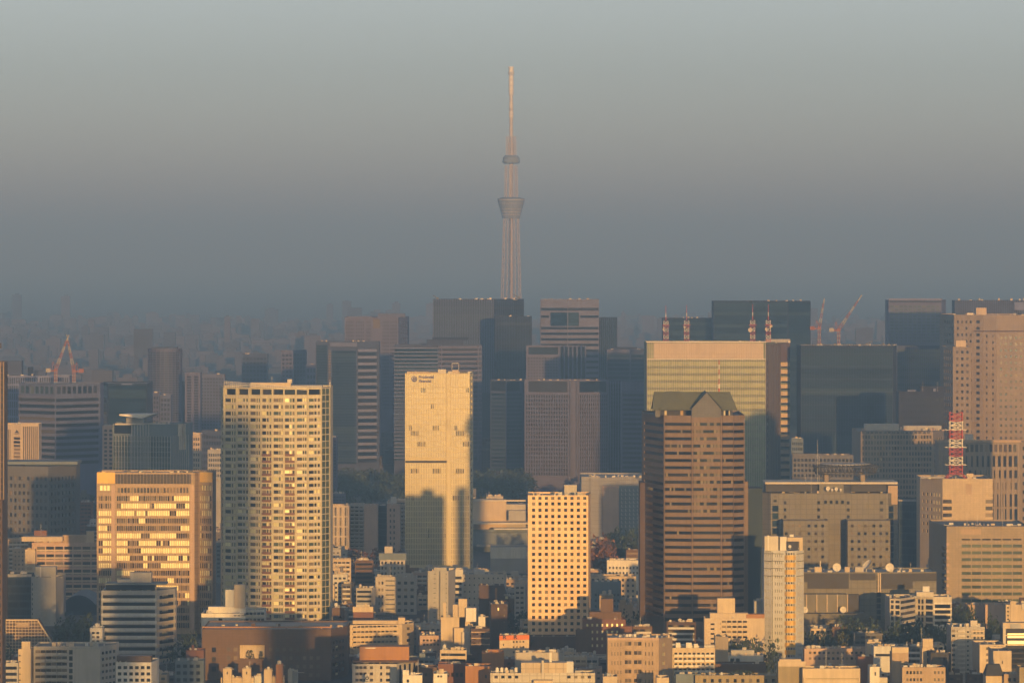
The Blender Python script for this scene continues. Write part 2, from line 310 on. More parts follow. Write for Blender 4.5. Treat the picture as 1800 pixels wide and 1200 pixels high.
# --- the tall broadcasting tower on the skyline
WALLS['tower_steel'] = (.33, .31, .29); WALLS['tower_white'] = (.42, .41, .40); WALLS['tower_deck'] = (.13, .155, .185)
def sky_tower():
    D = 11400; x0 = wx(898.5, D); root = thing('broadcasting_tower', 'very tall white lattice broadcasting tower standing alone above the hazy skyline', 'tower', (x0, D, 0))
    z = lambda py: wz(py, D); px = F/D
    prof = [(0, 34), (z(525), 20.5), (z(400), 16.2), (z(384), 15.6)]
    def rad(zz, pr):
        for (a, ra), (b, rb) in zip(pr, pr[1:]):
            if a <= zz <= b: return ra+(rb-ra)*(zz-a)/(b-a)
        return pr[-1][1]
    def lattice(pr, n, rings, r, m, part, diag=True):
        b = MB(); zs = [pr[0][0]+(pr[-1][0]-pr[0][0])*k/rings for k in range(rings+1)]
        P = lambda k, zz: (rad(zz, pr)*cos(2*pi*(k+.5)/n), rad(zz, pr)*sin(2*pi*(k+.5)/n), zz)
        for k in range(n):
            for a, c in zip(zs, zs[1:]):
                b.bar(P(k, a), P(k, c), r, m, 5)
                if diag and rings > 2: b.bar(P(k, a), P(k+1, c), r*.35, m, 4)
        for a in zs:
            for k in range(n): b.bar(P(k, a), P(k+1, a), r*.4, m, 4)
        b.build(part, root)
    lattice(prof, 14, 22, .8, 'tower_steel', 'lattice_shaft')
    b = MB(); b.cyl(0, 0, 4, 0, z(240), 'tower_steel', 16); b.build('core', root)
    def lathe(pts, m, part, n=32):
        b = MB()
        for (za, ra), (zb, rb) in zip(pts, pts[1:]): b.cyl(0, 0, ra, za, zb, m, n, rb)
        b.build(part, root)
    lathe([(z(384), 17.5), (z(379), 19), (z(362), 24.5), (z(352), 27.5), (z(349), 27.5), (z(347), 17)], 'tower_deck', 'lower_deck')
    b = MB()
    for yy in (378, 373, 368, 358, 352): b.cyl(0, 0, 19.4+(379-yy)*.31, z(yy), z(yy-1), 'tower_steel', 32)
    b.build('deck_ring', root)
    lattice([(z(349), 13.6), (z(291), 12.2)], 12, 11, .75, 'tower_steel', 'upper_lattice')
    lathe([(z(288), 14.5), (z(285), 18), (z(277), 16.5), (z(273), 12)], 'tower_deck', 'upper_deck')
    lattice([(z(273), 10.5), (z(240), 9.6)], 10, 5, .8, 'tower_steel', 'crown_frame')
    b = MB(); b.cyl(0, 0, 5.2, z(273), z(252), 'tower_steel', 12); b.cyl(0, 0, 3.6, z(252), z(128), 'tower_steel', 12)
    for ya, yb, rr in ((206, 196, 4.4), (190, 180, 4.2), (168, 133, 4.9)): b.cyl(0, 0, rr, z(ya), z(yb), 'tower_white', 12)
    b.build('antenna_mast', root)
    for yy in (231, 215, 202, 193, 183, 177, 168, 160, 151, 142, 132): b = MB(); b.cyl(0, 0, 5.2, z(yy), z(yy-1.2), 'grey', 12); b.build('antenna_ring', root)
    b = MB(); b.cyl(0, 0, 6.5, z(131), z(127), 'grey', 14); b.cyl(0, 0, 5, z(127), z(119), 'tower_white', 14); b.cyl(0, 0, 6.3, z(119), z(117.6), 'tower_white', 14); b.build('summit_cap', root)
sky_tower()
# --- low city that melts into the haze
def distant_city():
    m, t, b = nodes('distant_walls'); L = t.links.new; ge = N(t, 'ShaderNodeNewGeometry'); cr = N(t, 'ShaderNodeValToRGB'); L(ge.outputs['Random Per Island'], cr.inputs[0])
    cr.color_ramp.elements[0].color = (.035, .04, .05, 1); cr.color_ramp.elements[1].color = (.085, .08, .085, 1); b.inputs['Roughness'].default_value = .9
    tc = N(t, 'ShaderNodeTexCoord'); sx = N(t, 'ShaderNodeSeparateXYZ'); L(tc.outputs['Object'], sx.inputs[0]); cx = N(t, 'ShaderNodeCombineXYZ'); L(sx.outputs['X'], cx.inputs['X']); L(sx.outputs['Z'], cx.inputs['Y'])
    br = N(t, 'ShaderNodeTexBrick', offset=0.0); L(cx.outputs[0], br.inputs['Vector']); br.inputs['Scale'].default_value = 1; br.inputs['Brick Width'].default_value = 4; br.inputs['Row Height'].default_value = 3.6
    br.inputs['Mortar Size'].default_value = 1.0; br.inputs['Color1'].default_value = (.45, .47, .5, 1); br.inputs['Color2'].default_value = (.6, .6, .6, 1); br.inputs['Mortar'].default_value = (1, 1, 1, 1)
    mx = N(t, 'ShaderNodeMix', data_type='RGBA', blend_type='MULTIPLY'); mx.inputs['Factor'].default_value = 1; L(cr.outputs[0], mx.inputs['A']); L(br.outputs['Color'], mx.inputs['B']); L(mx.outputs['Result'], b.inputs['Base Color'])
    _M['distant_walls'] = m; rg = random.Random(3); mb = MB()
    for k in range(7600):
        D = 6300+13500*rg.random()**1.25; px = rg.uniform(-600, 2400); D -= (D-4200)*.45 if not -60 < px < 1860 and D < 12000 else 0; x = wx(px, D); w_ = rg.uniform(12, 45); d = rg.uniform(12, 40)
        h = rg.choice((10, 14, 18, 24, 30, 36))*rg.uniform(.8, 1.3)
        if rg.random() < .05: h *= rg.uniform(1.6, 3.0)
        if D < 7600 and 560 < px < 1800: h = min(h, 30)
        mb.box(x-w_/2, x+w_/2, D, D+d, 0, h, 'distant_walls')
        if rg.random() < .5: mb.box(x-w_*.2, x+w_*.25, D+2, D+d*.6, h-.01, h+rg.uniform(3, 6), 'distant_walls')
    tag(mb.build('distant_city'), 'hazy mass of low city blocks fading out towards the horizon', 'city', None, 'stuff')
distant_city()
# --- far office towers; windows of these show as bands or fins
O = 'office tower'
b = Bld('office_tower', 'pale grey gridded tower with a notch under its roof, left of the striped towers', O, [(606,6900),(700,6900),(718,6950)], 557, 'pink_beige', 40, 670)
for a, c in ((608,622),(625,640),(644,652),(672,684),(686,698)): b.holes(0, a, c, 563, 720, 5, 26, .5, .5, .4, 'glass_dark')
b.holes(0, 655, 669, 560, 578, 1, 1, .9, .9, 1.5, 'curtain', 'sky_garden'); b.holes(1, 703, 716, 563, 720, 3, 26, .5, .5, .4, 'glass_dark'); b.box('penthouse', 664, 712, 551, 558, 8, 25, 'grey').done()
b = Bld('office_tower', 'dark blue glass tower with stacked pale bands on its right half', O, [(555,6300),(628,6290),(667,6300)], 600, 'blue_grey', 40, 815)
b.holes(0, 556, 576, 606, 815, 1, 44, .96, .8, .2, 'glass_blue').holes(0, 583, 626, 616, 815, 1, 40, .98, .8, .2, 'glass_blue'); b.band(0, 580, 628, 602, 609, .6, 'concrete')
b.holes(1, 629, 662, 616, 815, 1, 17, .98, .52, .4, 'glass_dark').bands(1, 629, 662, 610, 809, 17, 4.5, .8, 'pale_grey'); b.holes(0, 577, 582, 614, 680, 1, 14, .9, .5, .2, 'curtain').holes(0, 590, 597, 640, 690, 1, 5, .9, .5, .2, 'glass_dark').clutter(5, 1).done()
b = Bld('office_tower', 'broad tower of thin pale pinstripe floors with bold beige bands on the right', O, [(693,6200),(770,6200),(847,6215)], 606, 'blue_grey', 45, 812)
b.holes(0, 693.5, 769, 612, 810, 1, 30, .99, .62, .3, 'glass_blue').bands(0, 692.5, 770, 608.5, 808, 31, 1.2, .5, 'pale_grey')
b.holes(1, 773, 842, 612, 810, 1, 24, .99, .55, .5, 'glass_dark').bands(1, 770, 847, 606, 802, 24, 3.2, .9, 'pink_beige').fins(1, 776, 840, 606, 812, 2, 1.0, 1.0, 'pink_beige')
b.box('penthouse', 750, 815, 597, 607, 10, 30, 'dark_grey').box('penthouse', 760, 822, 593, 597.5, 14, 28, 'charcoal').done()
b = Bld('office_tower', 'massive dark tower of upright pinstripes standing in front of the broadcasting tower', O, [(761,6700),(868,6690),(921,6720)], 526, 'navy', 50, 612)
b.holes(0, 762, 866, 530, 690, 1, 36, .99, .8, .2, 'glass_blue').fins(0, 762, 867, 526, 690, 36, .55, .8, 'pale_grey'); b.holes(1, 869, 920, 530, 690, 1, 36, .98, .85, .2, 'glass_dark').fins(1, 870, 919, 528, 690, 16, .3, .3, 'blue_grey').clutter(9, 2, ('white', 'pale_grey'), 2.6).done()
b = Bld('office_tower', 'dark block with pale spots set before the right end of the pinstriped tower', O, [(870,6560),(935,6575)], 556, 'navy', 40, 670)
b.holes(0, 871, 933, 561, 690, 1, 24, .98, .85, .2, 'glass_dark').fins(0, 872, 933, 556, 690, 14, .4, .4, 'blue_grey').clutter(3, 3, ('white',), 2).done()
b = Bld('office_tower', 'cream banded tower with a large dark square opening near its top', O, [(950,6700),(998,6692),(1053,6700)], 526, 'cream', 40, 660)
for i, a, c in ((0,951,997),(1,998,1052)):
    b.holes(i, a, c, 541, 546, 1, 1, 1, 1, .8, 'glass_dark')
    b.holes(i, a, c, 552, 690, 1, 14, .995, .42, .6, 'glass_dark', skip=lambda cc, r: r < 2)
b.holes(0, 967, 997.5, 549, 573, 1, 1, .98, 1, 1.2, 'glass_blue').holes(1, 998.5, 1018, 549, 573, 1, 1, .98, 1, 1.2, 'glass_blue').holes(0, 951, 965, 553, 560, 1, 1, 1, .6, .6, 'glass_dark').holes(1, 1020, 1052, 553, 560, 1, 1, 1, .6, .6, 'glass_dark').clutter(6, 4).aerial(1002, 14).done()
b = Bld('office_tower', 'slim dark finned tower just right of the cream banded tower', O, [(1053,6760),(1085,6780)], 558, 'navy', 30, 660)
b.holes(0, 1054, 1084, 562, 690, 1, 26, .98, .8, .2, 'glass_blue').fins(0, 1055, 1084, 558, 690, 9, .6, .7, 'blue_grey').done()
b = Bld('office_block', 'brown block with a dark top storey and pale upright fins on its right', O, [(925,6300),(982,6295),(1030,6310)], 608, 'pink_beige', 40, 668)
b.holes(0, 929, 981, 610, 623, 1, 1, 1, 1, .5, 'glass_dark').holes(0, 927, 981, 627, 700, 11, 14, .5, .5, .3, 'glass_dark').holes(1, 984, 1029, 609, 700, 6, 1, .7, 1, .5, 'glass_dark').fins(1, 984, 1029, 607, 700, 7, 1.2, .8, 'grey').done()
b = Bld('office_block', 'dark glass block of hazy floor bands left of the pink finned block', O, [(862,6050),(890,6040),(920,6050)], 668, 'blue_grey', 40, 828)
b.holes(0, 863, 889, 690, 828, 1, 20, .97, .7, .2, 'glass_blue').holes(1, 891, 918, 690, 828, 1, 20, .97, .7, .2, 'glass_blue').holes(0, 863, 889, 670, 687, 1, 1, .97, 1, .3, 'glass_dark').holes(1, 891, 914, 670, 687, 1, 1, .97, 1, .3, 'glass_dark').clutter(4, 5).done()
b = Bld('office_block', 'wide pinkish block of close upright fins with a dark top and a central pier', O, [(922,5900),(1002,5885),(1070,5905)], 668, 'pink_beige', 40, 836)
b.holes(0, 928, 998, 670, 689, 1, 1, .98, 1, .6, 'glass_dark').holes(1, 1018, 1066, 670, 689, 1, 1, .98, 1, .6, 'glass_dark').holes(0, 924, 1000, 693, 836, 1, 20, .99, .62, .4, 'glass_dark').holes(1, 1017, 1068, 693, 836, 1, 20, .99, .62, .4, 'glass_dark')
b.fins(0, 924, 999, 692, 836, 18, 1.15, .9, 'pink_beige').fins(1, 1018, 1068, 692, 836, 14, 1.15, .9, 'pink_beige').fins(1, 1003, 1014, 668, 836, 2, 2.6, 1.3, 'tan').clutter(7, 6).done()
b = Bld('office_block', 'dark glass slab with thin upright lines right beside the pink finned block', O, [(1070,5960),(1093,5965)], 670, 'blue_grey', 30, 834)
b.holes(0, 1071, 1092, 674, 834, 1, 22, .97, .85, .2, 'glass_blue').fins(0, 1073, 1091, 670, 834, 5, .6, .6, 'pale_grey').done()
b = Bld('office_block', 'grey block of close window rows left of the green-gold glass tower', O, [(1093,5800),(1142,5790)], 671, 'grey', 40, 834)
b.holes(0, 1094, 1141, 690, 834, 1, 17, .98, .5, .3, 'glass_dark').fins(0, 1094, 1141, 690, 834, 22, .35, .3, 'grey').fins(0, 1094, 1141, 671, 687, 20, .6, .6, 'pale_grey').done()
b = Bld('office_tower', 'dark glass block with a pink lit strip along its roof', O, [(1067,6480),(1108,6470),(1142,6490)], 614, 'blue_grey', 35, 671)
b.holes(0, 1068, 1107, 622, 690, 1, 9, .97, .7, .2, 'glass_blue').holes(1, 1109, 1141, 622, 690, 1, 9, .97, .7, .2, 'glass_blue').band(0, 1067, 1108, 614, 619, .6, 'pink_beige').box('penthouse', 1076, 1120, 610, 614.5, 6, 20, 'dark_grey').clutter(4, 8).done()
b = Bld('office_tower', 'huge plain navy glass tower behind the red and white roof masts', O, [(1254,6500),(1385,6490),(1425,6510)], 529, 'navy', 50, 600)
b.holes(0, 1255, 1384, 532, 760, 1, 42, .99, .86, .15, 'glass_blue').holes(1, 1386, 1424, 532, 760, 1, 42, .98, .86, .15, 'glass_blue').clutter(6, 9, hmax=3).done()
b = Bld('office_tower', 'lower navy glass tower joined to the left of the huge navy tower', O, [(1165,6560),(1254,6550)], 559, 'navy', 40, 600)
b.holes(0, 1166, 1253, 562, 700, 1, 30, .99, .85, .15, 'glass_blue').clutter(5, 10, hmax=3).done()
b = Bld('office_tower', 'wide dark navy curtain wall tower under the pair of roof cranes', O, [(1408,5600),(1570,5590),(1576,5640)], 607, 'navy', 45, 800)
b.holes(0, 1409, 1569, 612, 800, 1, 16, .995, .93, .12, 'glass_blue').fins(0, 1409, 1569, 607, 800, 36, .35, .35, 'blue_grey').bands(0, 1408, 1570, 610, 790, 8, .8, .3, 'blue_grey').clutter(10, 11, ('dark_grey', 'grey'), 3).rail().done()
b = Bld('office_tower', 'grey glass slab with close pale upright stripes right of the navy tower', O, [(1576,5950),(1661,5945)], 608, 'blue_grey', 35, 690)
b.holes(0, 1577, 1660, 613, 760, 1, 22, .99, .8, .2, 'glass_teal').fins(0, 1577, 1660, 608, 760, 26, .5, .6, 'grey').done()
b = Bld('hotel_tower', 'pale pink tower with a bright strip along its roof edge', 'hotel', [(1562,7050),(1655,7040),(1663,7080)], 527, 'pink_beige', 35, 606)
b.holes(0, 1564, 1652, 536, 602, 11, 12, .75, .6, .3, 'glass_teal', 'window_band').holes(0, 1564, 1654, 529, 531, 1, 1, 1, 1, .5, 'glass_dark').band(0, 1562, 1656, 524.5, 527.2, 1.4, 'white').fins(0, 1558, 1660, 584, 607, 26, .9, 1.2, 'pink_beige').done()
b = Bld('office_tower', 'dark grey flat-topped tower behind the beige stepped tower at the right edge', O, [(1678,6600),(1810,6590)], 528, 'dark_grey', 40, 556)
b.fins(0, 1680, 1808, 528, 600, 34, .7, .5, 'grey').clutter(8, 12, hmax=4).box('penthouse', 1783, 1806, 531, 545, -6, -.5, 'pale_grey').done()
b = Bld('office_block', 'squat purple-brown block with small roof boxes below the striped grey slab', 'office block', [(1580,5300),(1660,5300)], 688, 'dark_brown', 35, 752)
b.holes(0, 1583, 1658, 697, 760, 18, 6, .5, .5, .3, 'glass_dark').box('penthouse', 1618, 1662, 679, 689, 8, 22, 'dark_brown').box('rooftop_unit', 1595, 1610, 685, 689, 4, 9, 'grey').box('rooftop_unit', 1640, 1645, 683, 689, 4, 9, 'offwhite').aerial(1622, 11).aerial(1648, 10).done()
b = Bld('government_block', 'grey block of fine window grid with messy plant along its roof', 'office block', [(1505,5040),(1513,5000),(1640,5000),(1659,5060)], 757, 'stone', 45, 850, parapet=.2)
b.holes(1, 1515, 1638, 763, 890, 24, 13, .6, .6, .3, 'glass').holes(1, 1514, 1636, 758, 762, 16, 1, .7, .8, .8, 'glass_dark').fins(1, 1514, 1638, 757, 890, 25, .35, .45, 'stone').holes(2, 1642, 1657, 766, 890, 4, 13, .5, .5, .3, 'glass_dark')
b.clutter(16, 13, ('offwhite', 'concrete', 'pink_beige', 'grey'), 3.2).box('penthouse', 1520, 1580, 745, 757, 12, 26, 'concrete').box('penthouse', 1588, 1655, 748, 757, 16, 28, 'grey').done()
# stepped beige tower at the right edge: low wing, main shaft, right wing
b = Bld('stepped_tower', 'tall beige stepped tower of square windows at the right edge', O, [(1657,5840),(1677,5770),(1712,5760),(1728,5755),(1752,5750),(1810,5750)], 553, 'stone', 40, 775)
b.holes(0, 1659, 1676, 560, 775, 4, 19, .45, .5, .4, 'glass').holes(1, 1680, 1710, 560, 775, 4, 19, .4, .42, .4, 'glass', skip=lambda c, r: c % 2 and r % 3 == 1).holes(2, 1713, 1725, 560, 775, 1, 19, .5, .45, .5, 'glass_dark')
b.holes(3, 1729, 1751, 585, 775, 2, 17, .22, .4, .4, 'glass').holes(4, 1755, 1808, 588, 775, 6, 17, .48, .42, .4, 'glass_bronze').band(4, 1752, 1810, 581, 583, .5, 'dark_brown').band(3, 1728, 1752, 581, 583, .5, 'dark_brown').band(2, 1712, 1728, 581, 583, .5, 'dark_brown')
b.box('penthouse', 1716, 1734, 541, 554, 4, 14, 'beige').box('rooftop_unit', 1700, 1711, 550, 554, 2, 6, 'white').clutter(6, 14).done()
b = Bld('stepped_wing', 'lower beige wing with a roof box leaning on the stepped beige tower', 'office block', [(1658,5725),(1675,5690),(1707,5685)], 609, 'stone', 26, 775)
b.holes(0, 1659, 1674, 612, 775, 4, 14, .5, .5, .4, 'glass_dark').holes(1, 1678, 1705, 613, 775, 3, 14, .45, .42, .4, 'glass').box('penthouse', 1680, 1698, 598, 609.5, 4, 14, 'beige').done()
b = Bld('government_hall', 'beige block of tall dark windows between pilasters under a flat cornice', 'office block', [(1650,4700),(1690,4690),(1792,4690),(1815,4700)], 776, 'stone', 40, 918)
b.band(1, 1690, 1795, 773, 777, 2.0, 'tan').band(0, 1648, 1690, 773, 777, 2.0, 'tan').holes(1, 1696, 1788, 781, 794, 11, 1, .62, 1, .8, 'glass_bronze').holes(1, 1696, 1790, 801, 820, 10, 1, .62, 1, .8, 'glass_dark').holes(1, 1700, 1790, 826, 840, 10, 1, .55, 1, .8, 'glass_dark').holes(1, 1740, 1790, 848, 860, 6, 1, .55, 1, .8, 'glass').holes(1, 1740, 1790, 868, 890, 6, 1, .62, 1, .8, 'glass_dark').holes(1, 1740, 1790, 894, 916, 6, 1, .62, 1, .8, 'glass_blue')
b.fins(1, 1692, 1790, 798, 918, 11, 1.6, .8, 'stone').holes(2, 1795, 1808, 780, 918, 1, 9, .6, .4, .5, 'glass_dark').box('penthouse', 1697, 1711, 763, 774, 6, 14, 'offwhite').fins(0, 1655, 1686, 800, 900, 6, 1.3, .8, 'stone').done()
# --- far left
b = Bld('office_block', 'white block of staggered upright slots behind the left pair of cranes', O, [(4,5700),(68,5690),(122,5700)], 660, 'pale_grey', 35, 745)
for i, a, c, n in ((0, 8, 67, 15), (1, 69, 121, 13)):
    b.holes(i, a, c, 662, 760, n, 7, .5, .8, .4, 'glass_dark')
b.box('penthouse', 5, 38, 634, 661, 30, 50, 'blue_grey').box('penthouse', 49, 58, 645, 661, 26, 34, 'navy').box('penthouse', 58, 80, 651, 661, 26, 40, 'blue_grey').clutter(4, 15).done()
b = Bld('office_tower', 'broad banded tower, lit on its left face and dim on its right face', O, [(33,5340),(97,5300),(176,5350)], 674, 'grey', 45, 815)
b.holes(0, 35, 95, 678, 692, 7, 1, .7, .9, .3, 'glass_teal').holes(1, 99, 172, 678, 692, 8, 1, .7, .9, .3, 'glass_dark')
b.holes(0, 33.5, 96.5, 697, 818, 1, 11, .99, .5, .6, 'glass').holes(1, 98, 174, 697, 818, 1, 11, .99, .5, .6, 'glass_dark').bands(0, 33, 97, 692, 813, 11, 4, .6, 'beige').bands(1, 97, 176, 692, 813, 11, 4, .6, 'grey').done()  # beige and grey bands paint in the lit left and shaded right face
b = Bld('office_block', 'dark teal glass slab with a sloped left corner, left of the round tower', O, [(180,5650),(190,5600),(258,5590)], 673, 'navy', 35, 740)
b.holes(1, 191, 257, 677, 760, 1, 11, .98, .85, .2, 'glass_blue').holes(0, 181, 189, 677, 760, 1, 11, .9, .85, .2, 'glass_dark').band(1, 214, 232, 674, 676, .4, 'pale_grey').done()
arc = [(260+57*(1-cos(pi*k/12))/2, 6300-28*sin(pi*k/12)) for k in range(13)]
b = Bld('round_tower', 'tall hazy tower with a rounded front of fine floor lines', O, arc, 613, 'pink_beige', 36, 735)
for i in range(12): b.holes(i, arc[i][0], arc[i+1][0], 618, 740, 1, 30, .85, .5, .4, 'glass_blue')
b.box('penthouse', 266, 311, 610, 614, 6, 30, 'blue_grey').done()
for (x0, x1, yt, D, wl, lab, n, m) in [(268,280,690,5850,'pink_beige','thin pink slab at the foot of the round tower, left of two',2,14),(281,300,694,5850,'grey','grey slab of close floors at the foot of the round tower',3,14),(325,352,655,6200,'pink_beige','pink lit slab with a dark right edge, right of the round tower',2,24),
        (352,395,658,6400,'grey','dim ribbed slab between the pink slab and the balconied tower',8,20),(425,470,622,7300,'blue_grey','hazy dark tower rising behind the roof of the balconied tower',7,16),(494,515,616,7500,'pink_beige','hazy pink twin tower with a pale left flank, behind the balconied tower',3,16),(515,538,615,7520,'blue_grey','hazy grey half of the twin tower behind the balconied tower',4,16),
        (538,556,640,7200,'pink_beige','small hazy pink block touching the dark blue banded tower',3,10),(180,200,748,4950,'pink_beige','plain pink slab squeezed beside the finned block with the white canopy',2,12),(334,352,762,5200,'beige','pale low block right of the finned block with the white canopy',4,8),(352,390,757,5300,'blue_grey','dim blue block half hidden behind the balconied tower',8,7),
        (365,390,790,5000,'grey','ribbed grey block at the left side of the balconied tower',6,5),(580,592,768,5400,'pink_beige','thin pink slab just right of the balconied tower',2,12),(1391,1412,770,5100,'blue_grey','low dark block right of the green-gold glass tower',6,7),(1393,1500,799,4900,'dark_grey','low grey office wing behind the ring helipad',16,4)]:
    b = Bld('office_block', lab, 'office block', [(x0, D), (x1, D-6)], yt, wl, 26, min(840, yt+120)); b.holes(0, x0+1, x1-1, yt+5, min(840, yt+120), n, m, .6, .55, .4, 'glass_dark').clutter(2, int(x0)).done()
b = Bld('office_block', 'cream office block with a bird emblem and a dark striped right wing', O, [(8,4900),(38,4890),(68,4900)], 745, 'cream', 30, 812)
b.holes(0, 10, 19, 752, 812, 3, 1, .6, .9, .5, 'glass').holes(0, 23, 36, 767, 812, 1, 7, .9, .7, .6, 'glass_bronze').holes(1, 40, 67, 749, 812, 8, 1, .6, 1, .8, 'glass_dark')
e = MB(); D = 4889.2; q = lambda x, y: (wx(x, D)-b.o[0], D-b.o[1], wz(y, D))      # the emblem: a spread-wing bird over a line
for tri in ([(25.5,760.5),(29,757),(28.6,760.2)], [(28.4,760.2),(28.8,754.5),(31.5,757.5),(30.6,760.2)], [(30,760.3),(31.6,757),(33,760.8)], [(25,761.6),(33.5,761.4),(33.5,762.2),(25,762.4)]):
    e.face([q(*p) for p in tri], 'charcoal')
e.build('emblem', b.root); b.clutter(5, 16).done()
b = Bld('office_block', 'shaded grey block of square windows under a wide overhanging roof', 'office block', [(5,4500),(85,4480),(134,4530)], 818, 'dark_grey', 40, 945, parapet=.3)  # dark wall colour paints in the shade lying on this block
b.holes(0, 8, 84, 834, 950, 10, 9, .52, .5, .4, 'glass').holes(1, 88, 132, 834, 950, 7, 9, .4, .5, .4, 'glass_dark').box('roof_slab', 3, 136, 811, 816, -4, 40, 'blue_grey').box('penthouse', 44, 130, 815.5, 819, 6, 36, 'navy').done()
b = Bld('finned_block', 'dark glass block with white upright fins under a white sloping canopy', 'office block', [(198,4520),(302,4500),(333,4512)], 745, 'blue_grey', 40, 830)
b.holes(0, 200, 232, 748, 762, 1, 1, .97, 1, .5, 'glass_dark').holes(0, 199, 301, 766, 840, 1, 8, .99, .82, .3, 'glass_teal').fins(0, 232, 262, 746, 840, 7, .35, .6, 'pale_grey').fins(0, 204, 300, 766, 840, 20, .25, .4, 'pale_grey').fins(1, 304, 331, 764, 840, 9, .4, .5, 'grey').fins(1, 313.5, 317, 745, 766, 2, .8, 1.0, 'white').fins(1, 315, 324, 745, 790, 4, .9, 1.2, 'offwhite')
b.box('roof_edge', 202, 290, 744, 746.5, -1.5, 3, 'offwhite').box('penthouse', 222, 251, 734, 745, 8, 20, 'grey')
c = MB(); P = lambda x, y, d: (wx(x, 4500)-b.o[0], 4500+d-b.o[1], wz(y, 4500))
up = [P(209,728,4), P(268,728,4), P(281,727.5,26), P(222,727.5,26)]; lo = [P(209,730.5,4), P(250,735.5,4), P(262,735,26), P(222,730,26)]
c.face(up, 'white'); c.face(lo[::-1], 'pale_grey')
for k in range(4): c.face([up[k], up[(k+1) % 4], lo[(k+1) % 4], lo[k]], 'white')
c.build('canopy', b.root); b.clutter(8, 17, px=(255, 300)).done()
# --- far trees of the palace park
def woods(name, label, rects, seed, leaf=(.03, .045, .018), n=40, rmin=3, rmax=7):
    key = 'leaves_%d' % seed
    m, t, bs = nodes(key); L = t.links.new; ge = N(t, 'ShaderNodeNewGeometry'); cr = N(t, 'ShaderNodeValToRGB'); L(ge.outputs['Random Per Island'], cr.inputs[0])
    cr.color_ramp.elements[0].color = (*[q*.55 for q in leaf], 1); cr.color_ramp.elements[1].color = (*[q*1.7 for q in leaf], 1); L(cr.outputs[0], bs.inputs['Base Color']); bs.inputs['Roughness'].default_value = .8; _M[key] = m
    rg = random.Random(seed); mb = MB()
    for (x0, x1, D0, D1, cnt, h0, h1) in rects:
        for _ in range(cnt):
            D = rg.uniform(D0, D1); x = wx(rg.uniform(x0, x1), D); r = rg.uniform(rmin, rmax); h = rg.uniform(h0, h1)
            for k in range(n):
                a, q, e = rg.uniform(0, 2*pi), rg.random()**.4, rg.uniform(-.5, 1)
                c = np.array((x+r*q*cos(a)*math.sqrt(max(0, 1-e*e*.8)), D+r*q*sin(a)*math.sqrt(max(0, 1-e*e*.8)), max(1, h-r*.8+r*.8*e*q)))
                u = np.array((rg.gauss(0, 1), rg.gauss(0, 1), rg.gauss(0, 1))); u /= np.linalg.norm(u); v = np.cross(u, (rg.gauss(0, 1), rg.gauss(0, 1), rg.gauss(0, 1))); v /= np.linalg.norm(v)+1e-6; s_ = rg.uniform(.8, 1.7)*r*.19
                mb.face([c-u*s_, c+v*s_*.6, c+u*s_, c-v*s_*.6], key)
    return tag(mb.build(name), label, 'trees', None, 'stuff')
woods('woods', 'dark belt of park trees in front of the far office towers', [(575,935,5350,5880,560,16,29),(1035,1140,5250,5800,70,16,28),(130,392,5100,5900,260,14,26)], 1, (.022,.034,.016), 34, 4, 8)
woods('woods', 'reddish autumn trees in front of the lit residential slabs', [(600,710,4180,4420,60,16,24)], 2, (.09,.04,.015), 34, 3, 5)
# ------------------------------------------------------------------ the large towers of the middle distance
OB = 'office block'
rg = random.Random(11)
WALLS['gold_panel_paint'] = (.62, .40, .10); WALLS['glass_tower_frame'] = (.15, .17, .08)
# gold office block: bays of panes whose blinds catch the low sun
blind = {}
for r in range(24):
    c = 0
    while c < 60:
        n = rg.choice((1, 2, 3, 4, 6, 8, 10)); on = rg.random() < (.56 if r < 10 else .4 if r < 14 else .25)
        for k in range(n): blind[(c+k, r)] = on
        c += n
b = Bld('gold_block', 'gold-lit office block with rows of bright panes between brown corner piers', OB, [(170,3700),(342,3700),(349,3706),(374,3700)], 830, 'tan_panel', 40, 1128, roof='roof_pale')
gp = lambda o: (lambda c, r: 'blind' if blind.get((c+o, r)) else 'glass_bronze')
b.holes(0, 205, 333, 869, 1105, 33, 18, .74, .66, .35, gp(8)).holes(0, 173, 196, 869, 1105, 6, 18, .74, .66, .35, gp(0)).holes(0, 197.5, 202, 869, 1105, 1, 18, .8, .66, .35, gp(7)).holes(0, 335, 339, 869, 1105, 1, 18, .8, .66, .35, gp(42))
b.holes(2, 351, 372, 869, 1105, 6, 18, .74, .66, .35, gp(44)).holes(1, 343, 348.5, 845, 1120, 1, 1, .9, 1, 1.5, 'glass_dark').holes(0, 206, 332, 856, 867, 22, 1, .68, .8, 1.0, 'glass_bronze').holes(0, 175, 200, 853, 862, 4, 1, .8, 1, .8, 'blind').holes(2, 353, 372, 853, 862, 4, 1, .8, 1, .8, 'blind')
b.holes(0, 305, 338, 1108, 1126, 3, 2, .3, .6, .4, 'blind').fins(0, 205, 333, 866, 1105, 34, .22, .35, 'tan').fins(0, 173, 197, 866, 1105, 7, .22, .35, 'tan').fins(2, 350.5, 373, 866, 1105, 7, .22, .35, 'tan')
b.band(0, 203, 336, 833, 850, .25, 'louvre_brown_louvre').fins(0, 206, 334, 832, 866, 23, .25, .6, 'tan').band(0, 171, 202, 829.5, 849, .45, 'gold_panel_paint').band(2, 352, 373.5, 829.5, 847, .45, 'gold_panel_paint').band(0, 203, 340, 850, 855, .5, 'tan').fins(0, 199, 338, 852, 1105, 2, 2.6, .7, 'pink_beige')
b.clutter(12, 20, ('grey', 'dark_grey', 'offwhite'), 1.6).done()
